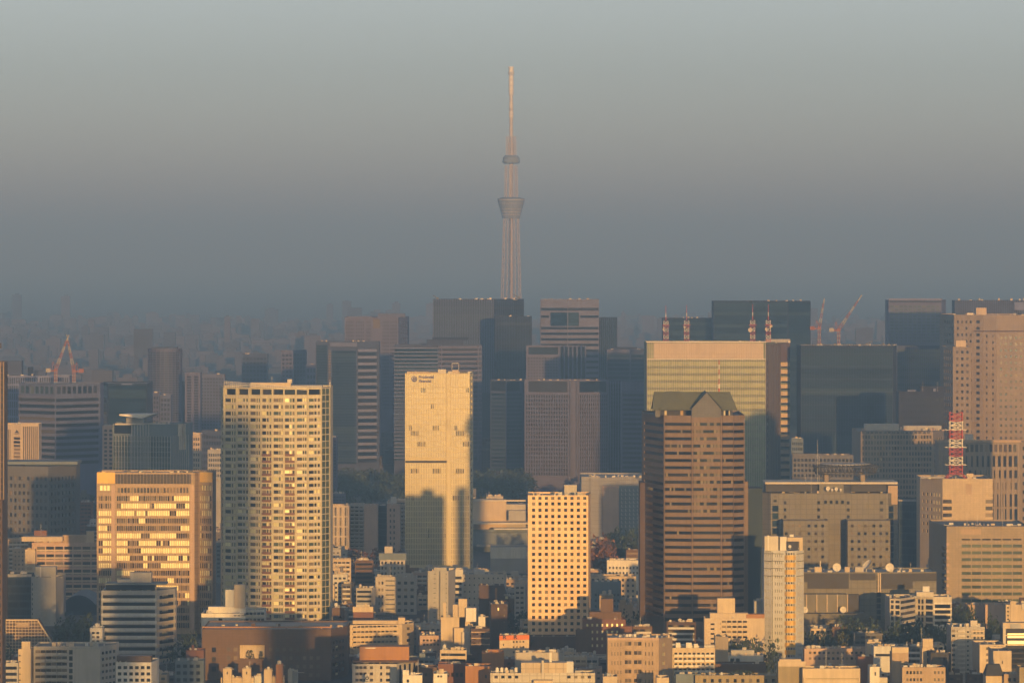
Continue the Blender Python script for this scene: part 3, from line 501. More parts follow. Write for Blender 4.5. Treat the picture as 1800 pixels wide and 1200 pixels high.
# tall residential tower, gently convex front of bays
pxs = [388, 394, 416, 438, 459, 479, 499, 520, 541, 565, 580]; dd = [3688, 3671, 3663, 3656, 3651, 3648, 3646, 3646, 3648, 3652, 3662]
b = Bld('residential_tower', 'tall residential tower with a convex front of window bays, lit gold in its middle', 'residential tower', list(zip(pxs, dd)), 681, 'resi', 34, 1100, roof='roof_pale')
for i in range(1, 9):
    a, c = pxs[i]+1.6, pxs[i+1]-1.6; mid = a+(c-a)*(.56 if i % 2 else .44)
    gl = lambda c_, r_: rg.choice(('glass', 'glass', 'glass_sage', 'blind', 'glass_dark', 'glass_teal', 'curtain'))
    b.holes(i, a, mid, 697.5, 1100, 1, 35, .92, .52, .25, gl, 'window').holes(i, mid, c, 697.5, 1100, 2, 35, .66, .56, .6, gl, 'window').holes(i, a-.5, c+.5, 682.5, 693.5, 1, 1, .98, 1, 2.0, 'glass_dark', 'crown_opening')
b.holes(9, 566, 579, 682, 1100, 2, 36, .9, .86, .15, 'glass_sage').holes(0, 389, 393, 697.5, 1100, 1, 35, .6, .5, .4, 'glass')
for i, mt in ((4, 'brick'), (6, 'brick')): b.balconies(i, pxs[i]+1.5, pxs[i+1]-1.5, 790, 1100, 1, 27, .36, .9, mt)
for i in (2, 7, 8): b.balconies(i, pxs[i]+1.5, pxs[i+1]-1.5, 697.5, 1100, 1, 35, .3, .8, 'offwhite')
for i in range(1, 9): b.fins(i, pxs[i], pxs[i]+.01, 681, 1100, 1, .9, .55, 'resi'); b.bands(i, pxs[i], pxs[i+1], 691.7, 1094, 35, 1.6, .22, 'offwhite')
m = MB(); y0 = 3640
for i in range(1, 8):
    p, q = b.P[i], b.P[i+1]; z0_, z1_ = b.zt+2.6-(i-1)*.55, b.zt+2.6-i*.55
    for dz in (0, 1.2): m.bar((p[0], p[1]-.4, z0_+dz), (q[0], q[1]-.4, z1_+dz), .2, 'white')
    for k in range(6): t = k/6; x, y = p[0]+(q[0]-p[0])*t, p[1]-.4+(q[1]-p[1])*t; m.bar((x, y, b.zt-.1), (x, y, z0_+(z1_-z0_)*t+1.2), .13, 'white')
m.build('roof_rail', b.root); m = MB(); x = wx(580, 3667)-b.o[0]; m.box(x-.2, x+.25, 3667-b.o[1]-.6, 3667-b.o[1]-.2, 0, b.zt+3.5, 'white'); m.build('corner_mast', b.root)
b.box('penthouse', 440, 511, 672.5, 682, 8, 24, 'beige').box('penthouse', 505, 513, 666.5, 673, 10, 20, 'offwhite').box('penthouse', 512, 566, 677, 682, 10, 26, 'grey').aerial(478, 5, 6, z=b.zt+2).aerial(420, 5).aerial(408, 5).done()
# white finned tower with the sign
b = Bld('finned_tower', 'tall white finned tower with a blue emblem and lettering, upper part lit gold', O, [(712,4260),(826,4260),(831,4285)], 656, 'fin_white', 44, 995, roof='roof_pale')
dk = {(c0+k, r0) for r0, c0, n0 in [(rg.randrange(33), rg.randrange(24), rg.randint(2, 5)) for _ in range(16)] for k in range(n0)}        # short runs of rooms with open blinds
gl = lambda c_, r_: 'glass_bronze' if (c_, r_) in dk else 'glass_olive'
b.holes(0, 712.6, 784, 681, 993, 24, 33, .56, .86, .35, gl, 'window', skip=lambda c, r: r == 13 and c < 24).holes(0, 792.5, 825, 681, 993, 11, 33, .56, .86, .35, gl, 'window').holes(0, 712.6, 784, 658, 680, 24, 1, .5, 1, .35, 'glass_olive', 'window').holes(0, 792.5, 825, 658, 680, 11, 1, .5, 1, .35, 'glass_olive', 'window')
b.band(0, 712.5, 785, 809.3, 813, .78, 'charcoal').fins(0, 712.7, 784, 655.5, 993, 25, .55, .7, 'fin_white').fins(0, 792.5, 825.3, 655.5, 993, 12, .55, .7, 'fin_white').band(0, 785.5, 791.5, 655.5, 993, 1.0, 'fin_white').holes(1, 827, 830, 660, 993, 1, 33, .8, .5, .4, 'glass_dark')
b.box('podium', 705, 712, 997, 1040, 2, 30, 'concrete').box('penthouse', 770, 784, 649, 657, 6, 16, 'offwhite').box('penthouse', 795, 806, 650, 657, 6, 14, 'beige').box('roof_frame', 794, 807, 638, 639, 8, 9, 'steel').box('roof_frame', 794.2, 794.8, 638, 650, 8, 8.6, 'steel').box('roof_frame', 806.2, 806.8, 638, 650, 8, 8.6, 'steel').box('rooftop_unit', 718, 770, 654, 656.5, 3, 8, 'tan').box('rooftop_unit', 808, 822, 653, 656.5, 4, 9, 'dark_grey')
b.clutter(8, 22).done()
# blue emblem (a faceted rock in a ring) and two lines of letters
D = 4259.0; zf = lambda y: wz(y, D); xf = lambda x: wx(x, D)-b.o[0]; yf = D-b.o[1]-.12
e = MB(); ex, ez, er = xf(728.3), zf(665.8), 2.15; W('navy'); wall_mat('sign_blue', (.02, .025, .16), .5, .05)
e.v = []; n = 28
ring = [(ex+er*cos(2*pi*k/n), ez+er*sin(2*pi*k/n)) for k in range(n)]; rin = [(ex+er*.8*cos(2*pi*k/n), ez+er*.8*sin(2*pi*k/n)) for k in range(n)]
for k in range(n):
    j = (k+1) % n; e.face([(ring[k][0], yf, ring[k][1]), (ring[j][0], yf, ring[j][1]), (rin[j][0], yf, rin[j][1]), (rin[k][0], yf, rin[k][1])], 'sign_blue')
for tri in ([(-.8,-.45),(.8,-.45),(.55,-.75),(-.5,-.78)], [(-.75,-.3),(-.1,.62),(.1,.2),(-.2,-.3)], [(.2,.15),(.35,.55),(.75,-.3),(-.05,-.3)], [(-.3,.72),(.3,.75),(.1,.55)]):
    e.face([(ex+x*er, yf, ez+z*er) for x, z in tri], 'sign_blue')
e.build('emblem', b.root)
def lettering(parent, txt, x, y, z, size, m, part='lettering', thick=.12, bold=.0, sx=1):
    c = bpy.data.curves.new('lettering', 'FONT'); c.body = txt; c.size = size; c.extrude = thick; c.offset = bold
    o = bpy.data.objects.new('tmp', c); S.collection.objects.link(o); bpy.context.view_layer.update()
    dg = bpy.context.evaluated_depsgraph_get(); me = bpy.data.meshes.new_from_object(o.evaluated_get(dg)); bpy.data.objects.remove(o); bpy.data.curves.remove(c)
    me.materials.clear(); me.materials.append(_M[m] if m in _M else W(m)); q = link(part, me, parent, (x, y, z)); q.rotation_euler = (R(90), 0, 0); q.scale = (sx, 1, 1); return q
lettering(b.root, 'Prudential', xf(736.2), yf, zf(664.6), 2.85, 'sign_blue', bold=.07, sx=.98); lettering(b.root, 'Financial', xf(736.2), yf, zf(671.6), 2.85, 'sign_blue', bold=.07, sx=.98)
# white punched tower
b = Bld('punched_tower', 'white slab tower punched by a regular grid of square dark windows', O, [(928,3500),(1034,3500),(1038,3525)], 869, 'punch_cream', 24, 1118, roof='roof_pale')
b.holes(0, 932.3, 1033.5, 879.5, 1123, 9, 22, .48, .5, .5, lambda c, r: rg.choice(('glass_dark', 'glass_dark', 'glass_dark', 'glass_dark', 'glass_bronze', 'curtain')), 'window', skip=lambda c, r: r > 21).holes(0, 932.3, 1033.5, 870.5, 880, 9, 1, .48, .52, .5, 'glass_bronze', 'window')
b.rail(1.0, 'dark_grey').box('penthouse', 992, 1014, 852, 869, 30, 40, 'concrete').clutter(7, 25).aerial(930, 2.5).done()
b = Bld('gabled_tower', 'brown banded tower crowned by a green copper cross-gabled roof', O, [(1131,3455),(1167,3400),(1217,3396),(1268,3396),(1290,3400),(1309,3408)], 729, 'gable_brown_brick', 46, 1088, roof='roof_dark')
for i, a, c, g_ in ((0,1132,1166,'glass_dark'),(1,1168,1216.3,'glass'),(2,1217.7,1267.3,'glass'),(3,1268.7,1290,'glass'),(4,1290,1308,'glass_dark')):
    b.holes(i, a, c, 739, 1082, 1, 27, .99, .42, .45, 'glass_dark', 'window_band')
    if i in (1, 2, 3): b.holes(i, a, c, 1082, 1095, 1, 1, .99, .5, .45, 'glass_dark', 'window_band')
b.holes(2, 1218, 1267, 739, 741, 1, 1, .1, .1, .3, 'glass')
for i, a, c in ((1,1168,1216.3),(2,1217.7,1267.3),(3,1268.7,1290)): b.fins(i, a+1, c-1, 729, 1090, 2, .2, .18, 'dark_brown')
pm = MB()
for i, a, c, k in ((2,1219,1266,8),(1,1170,1215,7),(3,1270,1289,3)):   # single panes with pale blinds behind the bands
    u_, L_ = b.face(i)[1:]; a0 = b.face(i)[0]
    for r in range(27):
        for q_ in range(k):
            if rg.random() > (.42 if i == 2 else .12) or (r > 12 and rg.random() < .75): continue
            uu = (b.fr(i, a)+(b.fr(i, c)-b.fr(i, a))*(q_+.5)/k)*L_; zc = b.fz(i, 739+12.7*(r+.5)); h_ = 1.9*.5
            x, y = a0[0]+u_[0]*uu+u_[1]*-.38*-1*0, a0[1]+u_[1]*uu+.38
            pm.box(x-.8, x+.8, y-.02, y, zc-h_, zc+h_, 'curtain')
pm.build('window_blind', b.root)
b.box('skirt_wing', 1125, 1134, 848, 1090, -2, 34, 'dark_brown_brick').box('skirt_wing', 1306, 1315, 846, 1090, 4, 34, 'gable_brown_brick').box('pale_fin', 1121.8, 1123.6, 906, 1072, 30, 32, 'white').box('skirt_wing', 1310, 1340, 858, 1090, 40, 70, 'navy')
# cross-gabled roof
X = lambda px: wx(px, 3396)-b.o[0]; Z = lambda py: wz(py, 3396); yf0 = 3396-b.o[1]; r_ = MB(); gz = MB(); re_, rz_ = Z(718), Z(689.5)
ym, yb_ = yf0+18, yf0+36; xl, xr, xle, xre = X(1151), X(1285), X(1147), X(1297)
r_.face([(xle, yf0+2, re_-1), (xre, yf0+2, re_-1), (xr, ym, rz_), (xl, ym, rz_)], 'green_copper'); r_.face([(xle, yb_-2, re_-1), (xre, yb_-2, re_-1), (xr, ym, rz_), (xl, ym, rz_)], 'green_copper')
xa, x1, x2 = X(1242), X(1213.5), X(1269.5)
for s_, xe in ((-1, x1), (1, x2)): r_.face([(xe, yf0-1.2, re_), (xa, yf0-1.2, rz_+.4), (xa, yb_+1, rz_+.4), (xe, yb_+1, re_)], 'green_copper')
for xq in (X(1180),):                                         # small cross gable on the left
    r_.face([(X(1160), yf0+.6, re_-.8), (xq-3, ym, rz_+.3), (xq+6, ym, rz_+.3), (X(1172), yf0+.6, re_-.8)], 'green_copper')
r_.build('copper_roof', b.root)
gz.face([(x1+.8, yf0-.6, re_), (x2-.8, yf0-.6, re_), (xa, yf0-.6, rz_)], 'dark_grey_tile'); gz.box(x1+.8, x2-.8, yf0-.6, yf0+6, b.zt-1, re_, 'dark_grey_tile')
gz.face([(xl, yf0+3, re_-1), (xl, yb_-3, re_-1), (xl, ym, rz_)], 'dark_grey'); gz.face([(xr, yf0+3, re_-1), (xr, yb_-3, re_-1), (xr, ym, rz_)], 'dark_grey')
gz.box(X(1152), X(1161), yf0+4, yf0+32, b.zt-1, re_-.6, 'dark_grey'); gz.box(X(1284), X(1287), yf0+4, yf0+8, b.zt-1, re_-.6, 'charcoal'); gz.box(X(1163), X(1290), yf0+20, yf0+21, b.zt-1, re_, 'charcoal'); gz.build('gable_wall', b.root)
for k, (px, w_) in enumerate(((1168,4),(1186,6),(1196,5),(1204,4),(1272,3),(1277,3.5),(1281,2))):
    b.box('rooftop_unit', px, px+w_, 719.5+k % 3, 729.5, 6+k % 2, 9, ('offwhite', 'steel', 'tan')[k % 3])
b.done()
# wide green-gold glass tower
b = Bld('glass_tower', 'wide green-gold glass tower with a ribbed beige top band and four roof masts', O, [(1137,5600),(1346,5596),(1372,5670),(1389,5672)], 601, 'glass_tower_frame', 50, 850, roof='roof_pale')
b.holes(0, 1138, 1345, 633, 870, 34, 19, .93, .62, .25, 'glass_green', 'window').band(0, 1149, 1342, 603, 630, .35, 'beige_louvre').holes(0, 1139, 1148, 604, 631, 3, 3, .8, .8, .4, 'glass_green').fins(0, 1137.5, 1345.5, 602, 870, 53, .34, .4, 'offwhite').band(0, 1136, 1347, 599.8, 601.6, .8, 'white').band(0, 1137, 1346, 630.5, 632, .5, 'white')
b.holes(1, 1348, 1352, 630, 870, 1, 19, .8, .6, .6, 'glass_dark').fins(1, 1347, 1370, 604, 870, 9, .8, 1.0, 'dark_brown').holes(2, 1373, 1387, 637, 870, 1, 18, 1, .45, .8, 'glass_dark').band(2, 1372, 1389, 600, 636, .25, 'dark_brown')
b.bands(2, 1372, 1388.5, 634, 864, 18, 7, .9, 'cream').box('penthouse', 1345, 1389, 596, 602, 12, 30, 'grey').clutter(14, 28, ('offwhite', 'white', 'grey')).rail(.9).done()
# ministry-like complex with the helipad
b = Bld('terraced_block', 'olive-grey terraced block of square windows carrying a round helipad ring', OB, [(1340,4010),(1355,4000),(1561,4000),(1578,4010)], 866, 'olive_stone_panel', 44, 1005, parapet=.5)
b.holes(1, 1357, 1368, 868, 884, 1, 2, .5, .5, .4, 'glass').holes(1, 1376, 1384, 877, 914, 1, 3, .55, .45, .5, 'glass_dark').holes(1, 1357, 1369, 887, 1005, 1, 9, .9, .8, .6, 'glass_blue')
b.holes(1, 1436, 1442, 877, 914, 1, 3, .8, .45, .5, 'glass_dark').holes(1, 1446, 1486, 876, 888, 4, 1, .5, .5, .5, 'glass_dark').holes(1, 1488, 1494, 877, 914, 1, 3, .8, .45, .5, 'glass_dark').holes(1, 1546, 1553, 877, 914, 1, 3, .8, .45, .5, 'glass').holes(2, 1562, 1572, 888, 1005, 1, 10, .9, .85, .5, 'glass_blue')
for x0, x1 in ((1392, 1434.5), (1503.5, 1546.5)):
    b.box('glass_bay', x0, x1, 867, 907, -1.2, -.02, 'glass_dark'); g_ = MB(); q = lambda x, y, d=-1.45: (wx(x, b.D)-b.o[0], b.D+d-b.o[1], wz(y, b.D))
    for k in range(10): x = x0+(x1-x0)*k/9; g_.box(q(x, 0)[0]-.09, q(x, 0)[0]+.09, q(0, 0)[1], q(0, 0)[1]+.24, wz(907, b.D), wz(867, b.D), 'pale_grey')
    for k in range(7): y = 867+40*k/6; g_.box(q(x0, 0)[0], q(x1, 0)[0], q(0, 0)[1]+.03, q(0, 0)[1]+.24, wz(y, b.D)-.07, wz(y, b.D)+.07, 'pale_grey')
    g_.build('mullions', b.root)
b.box('louvre_band', 1346, 1423, 851, 864, 4, 40, 'louvre_brown_louvre').box('louvre_band', 1496, 1560, 851, 864, 4, 40, 'louvre_brown_louvre').box('roof_slab', 1345, 1578, 847, 850.5, 1, 44, 'offwhite').box('stair_core', 1440, 1483, 850, 868, .5, 12, 'olive_stone').box('stair_core', 1561, 1578, 853, 886, -1.5, 10, 'tan')
b.box('plant_gap', 1423, 1440, 851, 866, 6, 30, 'charcoal').box('plant_gap', 1483, 1496, 851, 866, 6, 30, 'charcoal').box('soffit', 1446, 1483, 890.5, 891.5, -3, 0, 'tan').box('shaft', 1467, 1481, 892, 1005, -3, -.02, 'beige').box('shaft', 1448, 1456, 892, 1005, -2, -.02, 'concrete').box('stair_tower', 1457, 1466, 892, 1005, -1, -.02, 'dark_grey').box('bay', 1389, 1394, 870, 914, -2.5, -.02, 'beige').box('bay', 1495, 1500, 870, 914, -2.5, -.02, 'beige')
for k in range(3):
    for x in (1394, 1412, 1431, 1506, 1524, 1543): 
        if k == 0: b.box('stub_column', x-.7, x+.7, 906.5, 914, -2, -1, 'white')
for k in range(4): b.box('stair_landing', 1467.5, 1480, 913+k*27, 914.6+k*27, -4, -3.02, 'dark_grey')
b.clutter(9, 30).aerial(1437, 38, 10, .12).aerial(1440, 26, 14, .1).aerial(1416, 14).aerial(1426, 12).aerial(1405, 9).done()
for side, (x0, x1, n) in enumerate([(1377,1456,7),(1490,1565,6)]):
    t = Bld('front_wing', ('left','right')[side]+'-hand front wing of square windows below the round helipad ring', OB, [(x0,3975),(x1,3975)], 914, 'olive_stone_panel', 24, 1005, parapet=.5)
    us = [1382, 1394, 1406, 1422, 1434, 1446] if side == 0 else [1498, 1510, 1521, 1536, 1548, 1559]
    for u in us: t.holes(0, u-3, u+3, 917, 1012, 1, 7, .82, .38, .4, 'glass', 'window')
    t.done()
def helipad():
    D = 4012; root = thing('helipad', 'round steel helipad ring raised on trussed legs above a terraced block', 'helipad', (wx(1488, D), D+14, wz(848, D)-1))
    z = lambda py: wz(py, D)-root.location.z; r = 57*D/F; m = MB(); m.cyl(0, 0, r*.78, z(817), z(815.6), 'grey', 40); m.build('deck', root)
    for nm, yy, rr in (('upper_ring', 820, 1.0), ('lower_ring', 833, .92)):
        m = MB(); n = 40
        for k in range(n): a, c = 2*pi*k/n, 2*pi*(k+1)/n; m.bar((r*rr*cos(a), r*rr*sin(a), z(yy)), (r*rr*cos(c), r*rr*sin(c), z(yy)), .55, 'charcoal', 4)
        m.build(nm, root)
    m = MB(); n = 40
    for k in range(n):
        a, c = 2*pi*k/n, 2*pi*(k+.5)/n; q = 2*pi*(k+1)/n
        m.bar((r*cos(a), r*sin(a), z(820)), (.92*r*cos(c), .92*r*sin(c), z(833)), .3, 'charcoal'); m.bar((.92*r*cos(c), .92*r*sin(c), z(833)), (r*cos(q), r*sin(q), z(820)), .26, 'charcoal')
        m.bar((r*cos(a), r*sin(a), z(820)), (r*1.12*cos(a), r*1.12*sin(a), z(822)), .12, 'charcoal'); m.bar((r*.78*cos(a), r*.78*sin(a), z(816)), (r*cos(a), r*sin(a), z(820)), .2, 'charcoal')
    m.build('truss', root)
    for x, y in ((-14, -9), (12, -9), (-14, 9), (12, 9)):
        m = MB(); m.box(x-1.4, x+1.4, y-1.4, y+1.4, 0, z(833), 'stone')
        for s_ in (-1, 1): m.bar((x, y, z(845)), (x+s_*5, y, z(834)), .3, 'charcoal')
        m.build('leg', root)
helipad()
# mast building and its neighbour
b = Bld('mast_block', 'beige tiled block with a red and white lattice mast on its roof', OB, [(1617,4235),(1657,4200),(1745,4200)], 840, 'mast_cream_tile', 36, 920)
b.holes(0, 1620, 1640, 862, 940, 3, 6, .45, .45, .4, 'glass_bronze').holes(0, 1640, 1655, 862, 940, 3, 6, .5, .5, .4, 'blind').holes(1, 1697.5, 1708, 850, 869, 1, 1, 1, 1, .5, 'tan', 'louvre_panel').holes(1, 1657.5, 1673, 875, 923, 1, 4, 1, .55, 1.2, 'glass_bronze', 'balcony_opening').holes(1, 1732.5, 1744.5, 875, 923, 1, 4, 1, .55, 1.2, 'glass_bronze', 'balcony_opening')
b.bands(1, 1656.5, 1673.5, 868, 928, 5, 3, .8, 'mast_cream').bands(1, 1732, 1745.5, 868, 928, 5, 3, .8, 'mast_cream').box('penthouse', 1699, 1711, 832, 841, 8, 14, 'cream').box('roof_slab', 1618, 1660, 838.2, 839.8, -2, 10, 'offwhite').clutter(5, 31).done()
b = Bld('ribbon_block', 'beige office block of green ribbon windows with dark notched balconies at its left edge', OB, [(1640,3860),(1664,3800),(1810,3800)], 922, 'ribbon_beige_tile', 36, 1058)
for k in range(6): b.holes(1, 1690+k*18, 1707+k*18, 953, 1061, 1, 9, .95, .44, .35, 'glass_sage', 'window_band').holes(1, 1690+k*18, 1706+k*18, 946.5, 949, 1, 1, .95, 1, .8, 'glass_dark', 'vent_slot')
b.holes(1, 1689, 1725, 929.5, 938.5, 1, 1, 1, 1, .3, 'tan', 'louvre_panel').holes(0, 1655, 1663.5, 955, 1060, 1, 9, .95, .6, 1.0, 'glass_dark', 'balcony_opening').bands(1, 1663.5, 1668, 950, 1058, 9, 4.5, 1.4, 'pink_beige').clutter(9, 33, hmax=1.5).aerial(1700, 9).aerial(1718, 8).aerial(1762, 10).done()
# dark glass block behind these two
b = Bld('office_block', 'dark blue block with a lattice-braced side, left of the beige mast block', OB, [(1580,4300),(1622,4290)], 878, 'navy', 30, 1000)
b.holes(0, 1582, 1621, 886, 1000, 14, 9, .9, .8, .2, 'glass_blue', 'window').band(0, 1580, 1622, 878, 881, .8, 'grey').done()
# broadcasting studio with the dishes
b = Bld('studio_block', 'long olive studio block under a dark louvred roof band with satellite dishes', OB, [(1400,3600),(1540,3600),(1646,3604)], 1005, 'olive_stone_panel', 50, 1105, roof='roof_pale')
b.band(0, 1400, 1420, 1007, 1022, .6, 'louvre_brown_louvre').band(0, 1420, 1492, 1007, 1034, .9, 'louvre_brown_louvre').band(0, 1494, 1539, 1007, 1019, .6, 'louvre_brown_louvre').band(1, 1549, 1604, 1007, 1034, .9, 'louvre_brown_louvre').band(1, 1604, 1646, 1007, 1021, .6, 'louvre_brown_louvre').holes(1, 1541, 1549, 1008, 1090, 1, 8, .9, .8, 1.2, 'glass_dark', 'stair_opening').fins(1, 1543.5, 1547, 1006, 1040, 2, .8, 1.0, 'beige')
b.box('silo_wall', 1400, 1489, 1044, 1076, -14, -.05, 'olive_stone').box('stair_block', 1489, 1511, 1045, 1076, -10, -.05, 'louvre_brown_louvre')
for k in range(5): b.box('rib', 1417+k*18, 1418.6+k*18, 1044, 1075, -15, -14.02, 'beige')
b.box('low_annex', 1396, 1522, 1078, 1105, -24, -.05, 'olive_stone').box('low_annex', 1450, 1540, 1088, 1125, -34, -24.05, 'olive_stone').box('vent_stack', 1441, 1443, 985, 1005, 10, 12, 'offwhite')
b.clutter(10, 35, px=(1412, 1640)).box('rooftop_unit', 1432, 1444.5, 996, 1005, 4, 12, 'cream').box('rooftop_unit', 1485, 1494, 996, 1005, 6, 12, 'beige').box('rooftop_unit', 1503, 1518, 996, 1005, 6, 12, 'concrete').done()
# supreme-court-like granite group and theatre
b = Bld('granite_hall', 'grey granite hall of blank slabs and a slotted wing behind the white punched tower', 'hall', [(1022,4760),(1052,4750),(1130,4800)], 838, 'grey_panel', 60, 950, roof='roof_pale')
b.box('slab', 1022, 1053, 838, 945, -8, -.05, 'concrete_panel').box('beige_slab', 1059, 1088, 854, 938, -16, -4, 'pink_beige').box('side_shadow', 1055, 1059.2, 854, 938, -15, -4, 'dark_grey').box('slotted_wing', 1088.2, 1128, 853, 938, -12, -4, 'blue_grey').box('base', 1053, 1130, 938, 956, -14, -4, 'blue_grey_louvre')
sl = MB()
for r in range(11):
    for c in range(5):
        x, y, zz = wx(1092+c*7, b.D-12)-b.o[0], b.D-12-b.o[1]-.3, wz(859+r*7, b.D-12); sl.box(x, x+.5, y, y+.3, zz-1.6, zz, 'pale_grey'); sl.box(x, x+1.6, y, y+.3, zz-1.9, zz-1.6, 'pale_grey')
sl.build('slot_frames', b.root); b.bands(0, 1023, 1052, 850, 930, 5, .4, .05, 'grey').clutter(10, 36, ('white', 'offwhite')).done()
b = Bld('theatre', 'broad low theatre with a blank beige fly tower over dark terraces', 'theatre', [(826,4720),(950,4716)], 930, 'blue_grey', 60, 1000)
b.box('fly_tower', 829, 890, 879, 935, 18, 45, 'beige').box('fly_tower', 890, 924, 886, 935, 22, 45, 'concrete').box('terrace', 826, 940, 918, 921, -6, 18, 'offwhite').box('terrace', 868, 940, 928, 930.5, -10, 4, 'pale_grey').box('louvred_front', 828, 940, 936, 958, -6, -.05, 'blue_grey_louvre').box('small_block', 894, 924, 897, 914, 4, 16, 'grey').box('terrace', 838, 940, 957, 960.5, -12, 2, 'grey').box('beige_parapet', 829, 924, 878, 881, 17, 18, 'offwhite').clutter(6, 37).done()
b = Bld('white_parapet_hall', 'windowless hall with a broad white band along its top, beside the punched tower', 'hall', [(862,4400),(940,4400)], 961, 'grey', 30, 1012)
b.band(0, 862, 940, 961, 981, .8, 'white').done()
# low white office pair right of the punched tower
for lab, x0, x1, yt, D, wl, n, m, ya, yb in [('small white office block of two window rows right of the punched tower', 1067, 1124, 984, 4180, 'white', 9, 2, 993, 1011), ('cream lit office block of punched windows in front of the small white one', 1036, 1118, 1012, 4080, 'cream', 9, 5, 1014, 1062)]:
    b = Bld('office_block', lab, OB, [(x0, D), (x1, D-3)], yt, wl, 24, 1050); b.holes(0, x0+2, x1-1, ya, yb, n, m, .45, .45, .4, 'glass_dark', 'window').clutter(4, x0).done()
# residential row left of the finned tower
for lab, x0, x1, yt, yb, D, wl, pat in [('cream block of tall paired window slots right of the residential tower', 583, 614, 888, 960, 4500, 'cream', 'slots'), ('grey apartment slab of small balconies, second right of the residential tower', 614, 640, 886, 965, 4520, 'grey', 'grid'), ('plain lit beige slab between grey apartments and a dark window strip', 640, 664, 887, 960, 4490, 'pink_beige', 'none'),
        ('dark glazed strip with pale floor lines between two lit beige slabs', 664, 680, 888, 960, 4510, 'navy', 'lines'), ('lit beige slab with small windows beside the finned tower', 680, 703, 887, 970, 4480, 'pink_beige', 'few'), ('narrow grey apartment edge half hidden by the finned tower', 703, 716, 888, 970, 4500, 'concrete', 'grid')]:
    b = Bld('apartment_slab', lab, 'apartments', [(x0, D), (x1, D-3)], yt, wl, 24, yb)
    if pat == 'slots': b.holes(0, x0+2, x1-2, yt+2, yb, 3, 4, .62, .86, .4, 'glass', 'window').fins(0, x0+2, x1-2, yt, yb, 10, .5, .3, 'offwhite')
    if pat == 'grid': b.holes(0, x0+1, x1-1, yt+2, yb+20, max(2, (x1-x0)//7), 14, .7, .5, .6, 'glass', 'window').bands(0, x0, x1, yt+4, yb+20, 14, 1.6, .9, 'pale_grey')
    if pat == 'lines': b.holes(0, x0+.5, x1-.5, yt+2, yb+10, 1, 8, .96, .82, .4, 'glass_dark', 'window_band')
    if pat == 'few': b.holes(0, x0+3, x1-7, yt+4, yb+10, 2, 9, .45, .5, .4, 'glass', 'window')
    b.clutter(3, x0).done()
# ------------------------------------------------------------------ the nearer city
AP = 'apartments'
def small(label, cat, x0, x1, yt, yb, D, wall, wins=(), side=0, balc=(), clut=5, tanks=(), pent=(), name='city_block', depth=18, roof='roof', bands=(), aer=(), swins=(), side_d=16, skew=0, done=True, parapet=.9):
    """side > 0: the right flank shows side px wide, side < 0: the left flank; wins: (xa, xb, ya, yb, cols, rows, wf, hf, glass)"""
    if side > 0: ch = [(x0, D), (x1-side, D+skew), (x1, D+side_d)]
    elif side < 0: ch = [(x0, D+side_d), (x0-side, D), (x1, D+skew)]
    else: ch = [(x0, D), (x1, D+skew)]
    fi = 1 if side < 0 else 0; b = Bld(name, label, cat, ch, yt, wall, depth, yb, roof=roof, parapet=parapet)
    for w_ in wins: b.holes(fi, *w_[:6], *(w_[6:8] or (.55, .5)), .35, w_[8] if len(w_) > 8 else 'glass')
    for w_ in swins: b.holes(1-fi, *w_[:6], *(w_[6:8] or (.55, .5)), .35, w_[8] if len(w_) > 8 else 'glass')
    for q in balc: b.balconies(fi, *q)
    for q in bands: b.bands(fi, *q)
    for q in pent: b.box('penthouse', *q)
    for q in tanks: b.tank(*q)
    for q in aer: b.aerial(*q)
    b.clutter(clut, int(x0+yt))
    return b.done() if done else b
# left edge
b = Bld('edge_tower', 'sliver of a beige framed dark glass tower at the left edge of the picture', 'office tower', [(-60,3300),(7,3300)], 636, 'dark_brown', 24, 1085)
b.fins(0, .6, 6.6, 636, 1085, 2, .35, .5, 'tan').holes(0, -58, 1, 642, 1085, 4, 34, .8, .82, .6, 'glass_dark').holes(0, 2, 4.6, 642, 1085, 1, 34, .95, .82, .6, 'glass_dark').box('rooftop_unit', -30, 1, 603, 612, 3, 8, 'dark_grey').done()
b = Bld('edge_building', 'narrow tan building edge with dark window notches at the left picture edge', OB, [(-40,2900),(4,2900)], 880, 'dark_brown', 20, 1200)
b.holes(0, -36, 2, 890, 1195, 6, 22, .7, .5, .5, 'glass_dark').done()
small('lit ochre apartment block of gridded loggias under a flat pale roof', AP, 56, 178, 953, 1052, 4000, 'pink_beige', [(64,176,958,1052,7,7,.86,.68,'glass')], clut=5, pent=[(38,110,943,951,-4,14,'beige'),(60,82,932,944,8,14,'brick'),(110,158,940,953,6,14,'tan'),(152,165,934,953,4,10,'cream')], bands=[(60,177,960,1054,7,3,.7,'beige')], aer=[(72,14)])
small('plain lit beige wing with louvres beside the gridded ochre apartments', AP, 44, 62, 965, 1010, 3990, 'cream', [(46,58,984,1004,1,2,.8,.6,'tan')], clut=1)
small('shaded dark blue block with a pale roof rim at the far left', OB, 6, 56, 1008, 1090, 3800, 'navy', [(7,55,1016,1095,12,6,.9,.7,'glass_dark')], clut=6, bands=[(6,56,1008,1014,1,5,.5,'grey')])
b = small('shaded grey slab with a zigzag fire stair on its blank face', OB, 55, 112, 1013, 1160, 3780, 'grey', [(56,58,1022,1100,1,9,.8,.5,'glass_dark')], clut=3, pent=[(62,98,996,1013,2,14,'grey')], side=14, done=False)
st = MB(); D = 3778.5
for k in range(6):
    y = 1035+k*11; p = lambda x, yy: (wx(x, D)-b.o[0], D-b.o[1], wz(yy, D)); st.bar(p(66, y), p(74, y+6), .35, 'concrete'); st.bar(p(74, y+6), p(81, y), .35, 'concrete'); st.bar(p(66, y+11), p(74, y+6), .25, 'concrete')
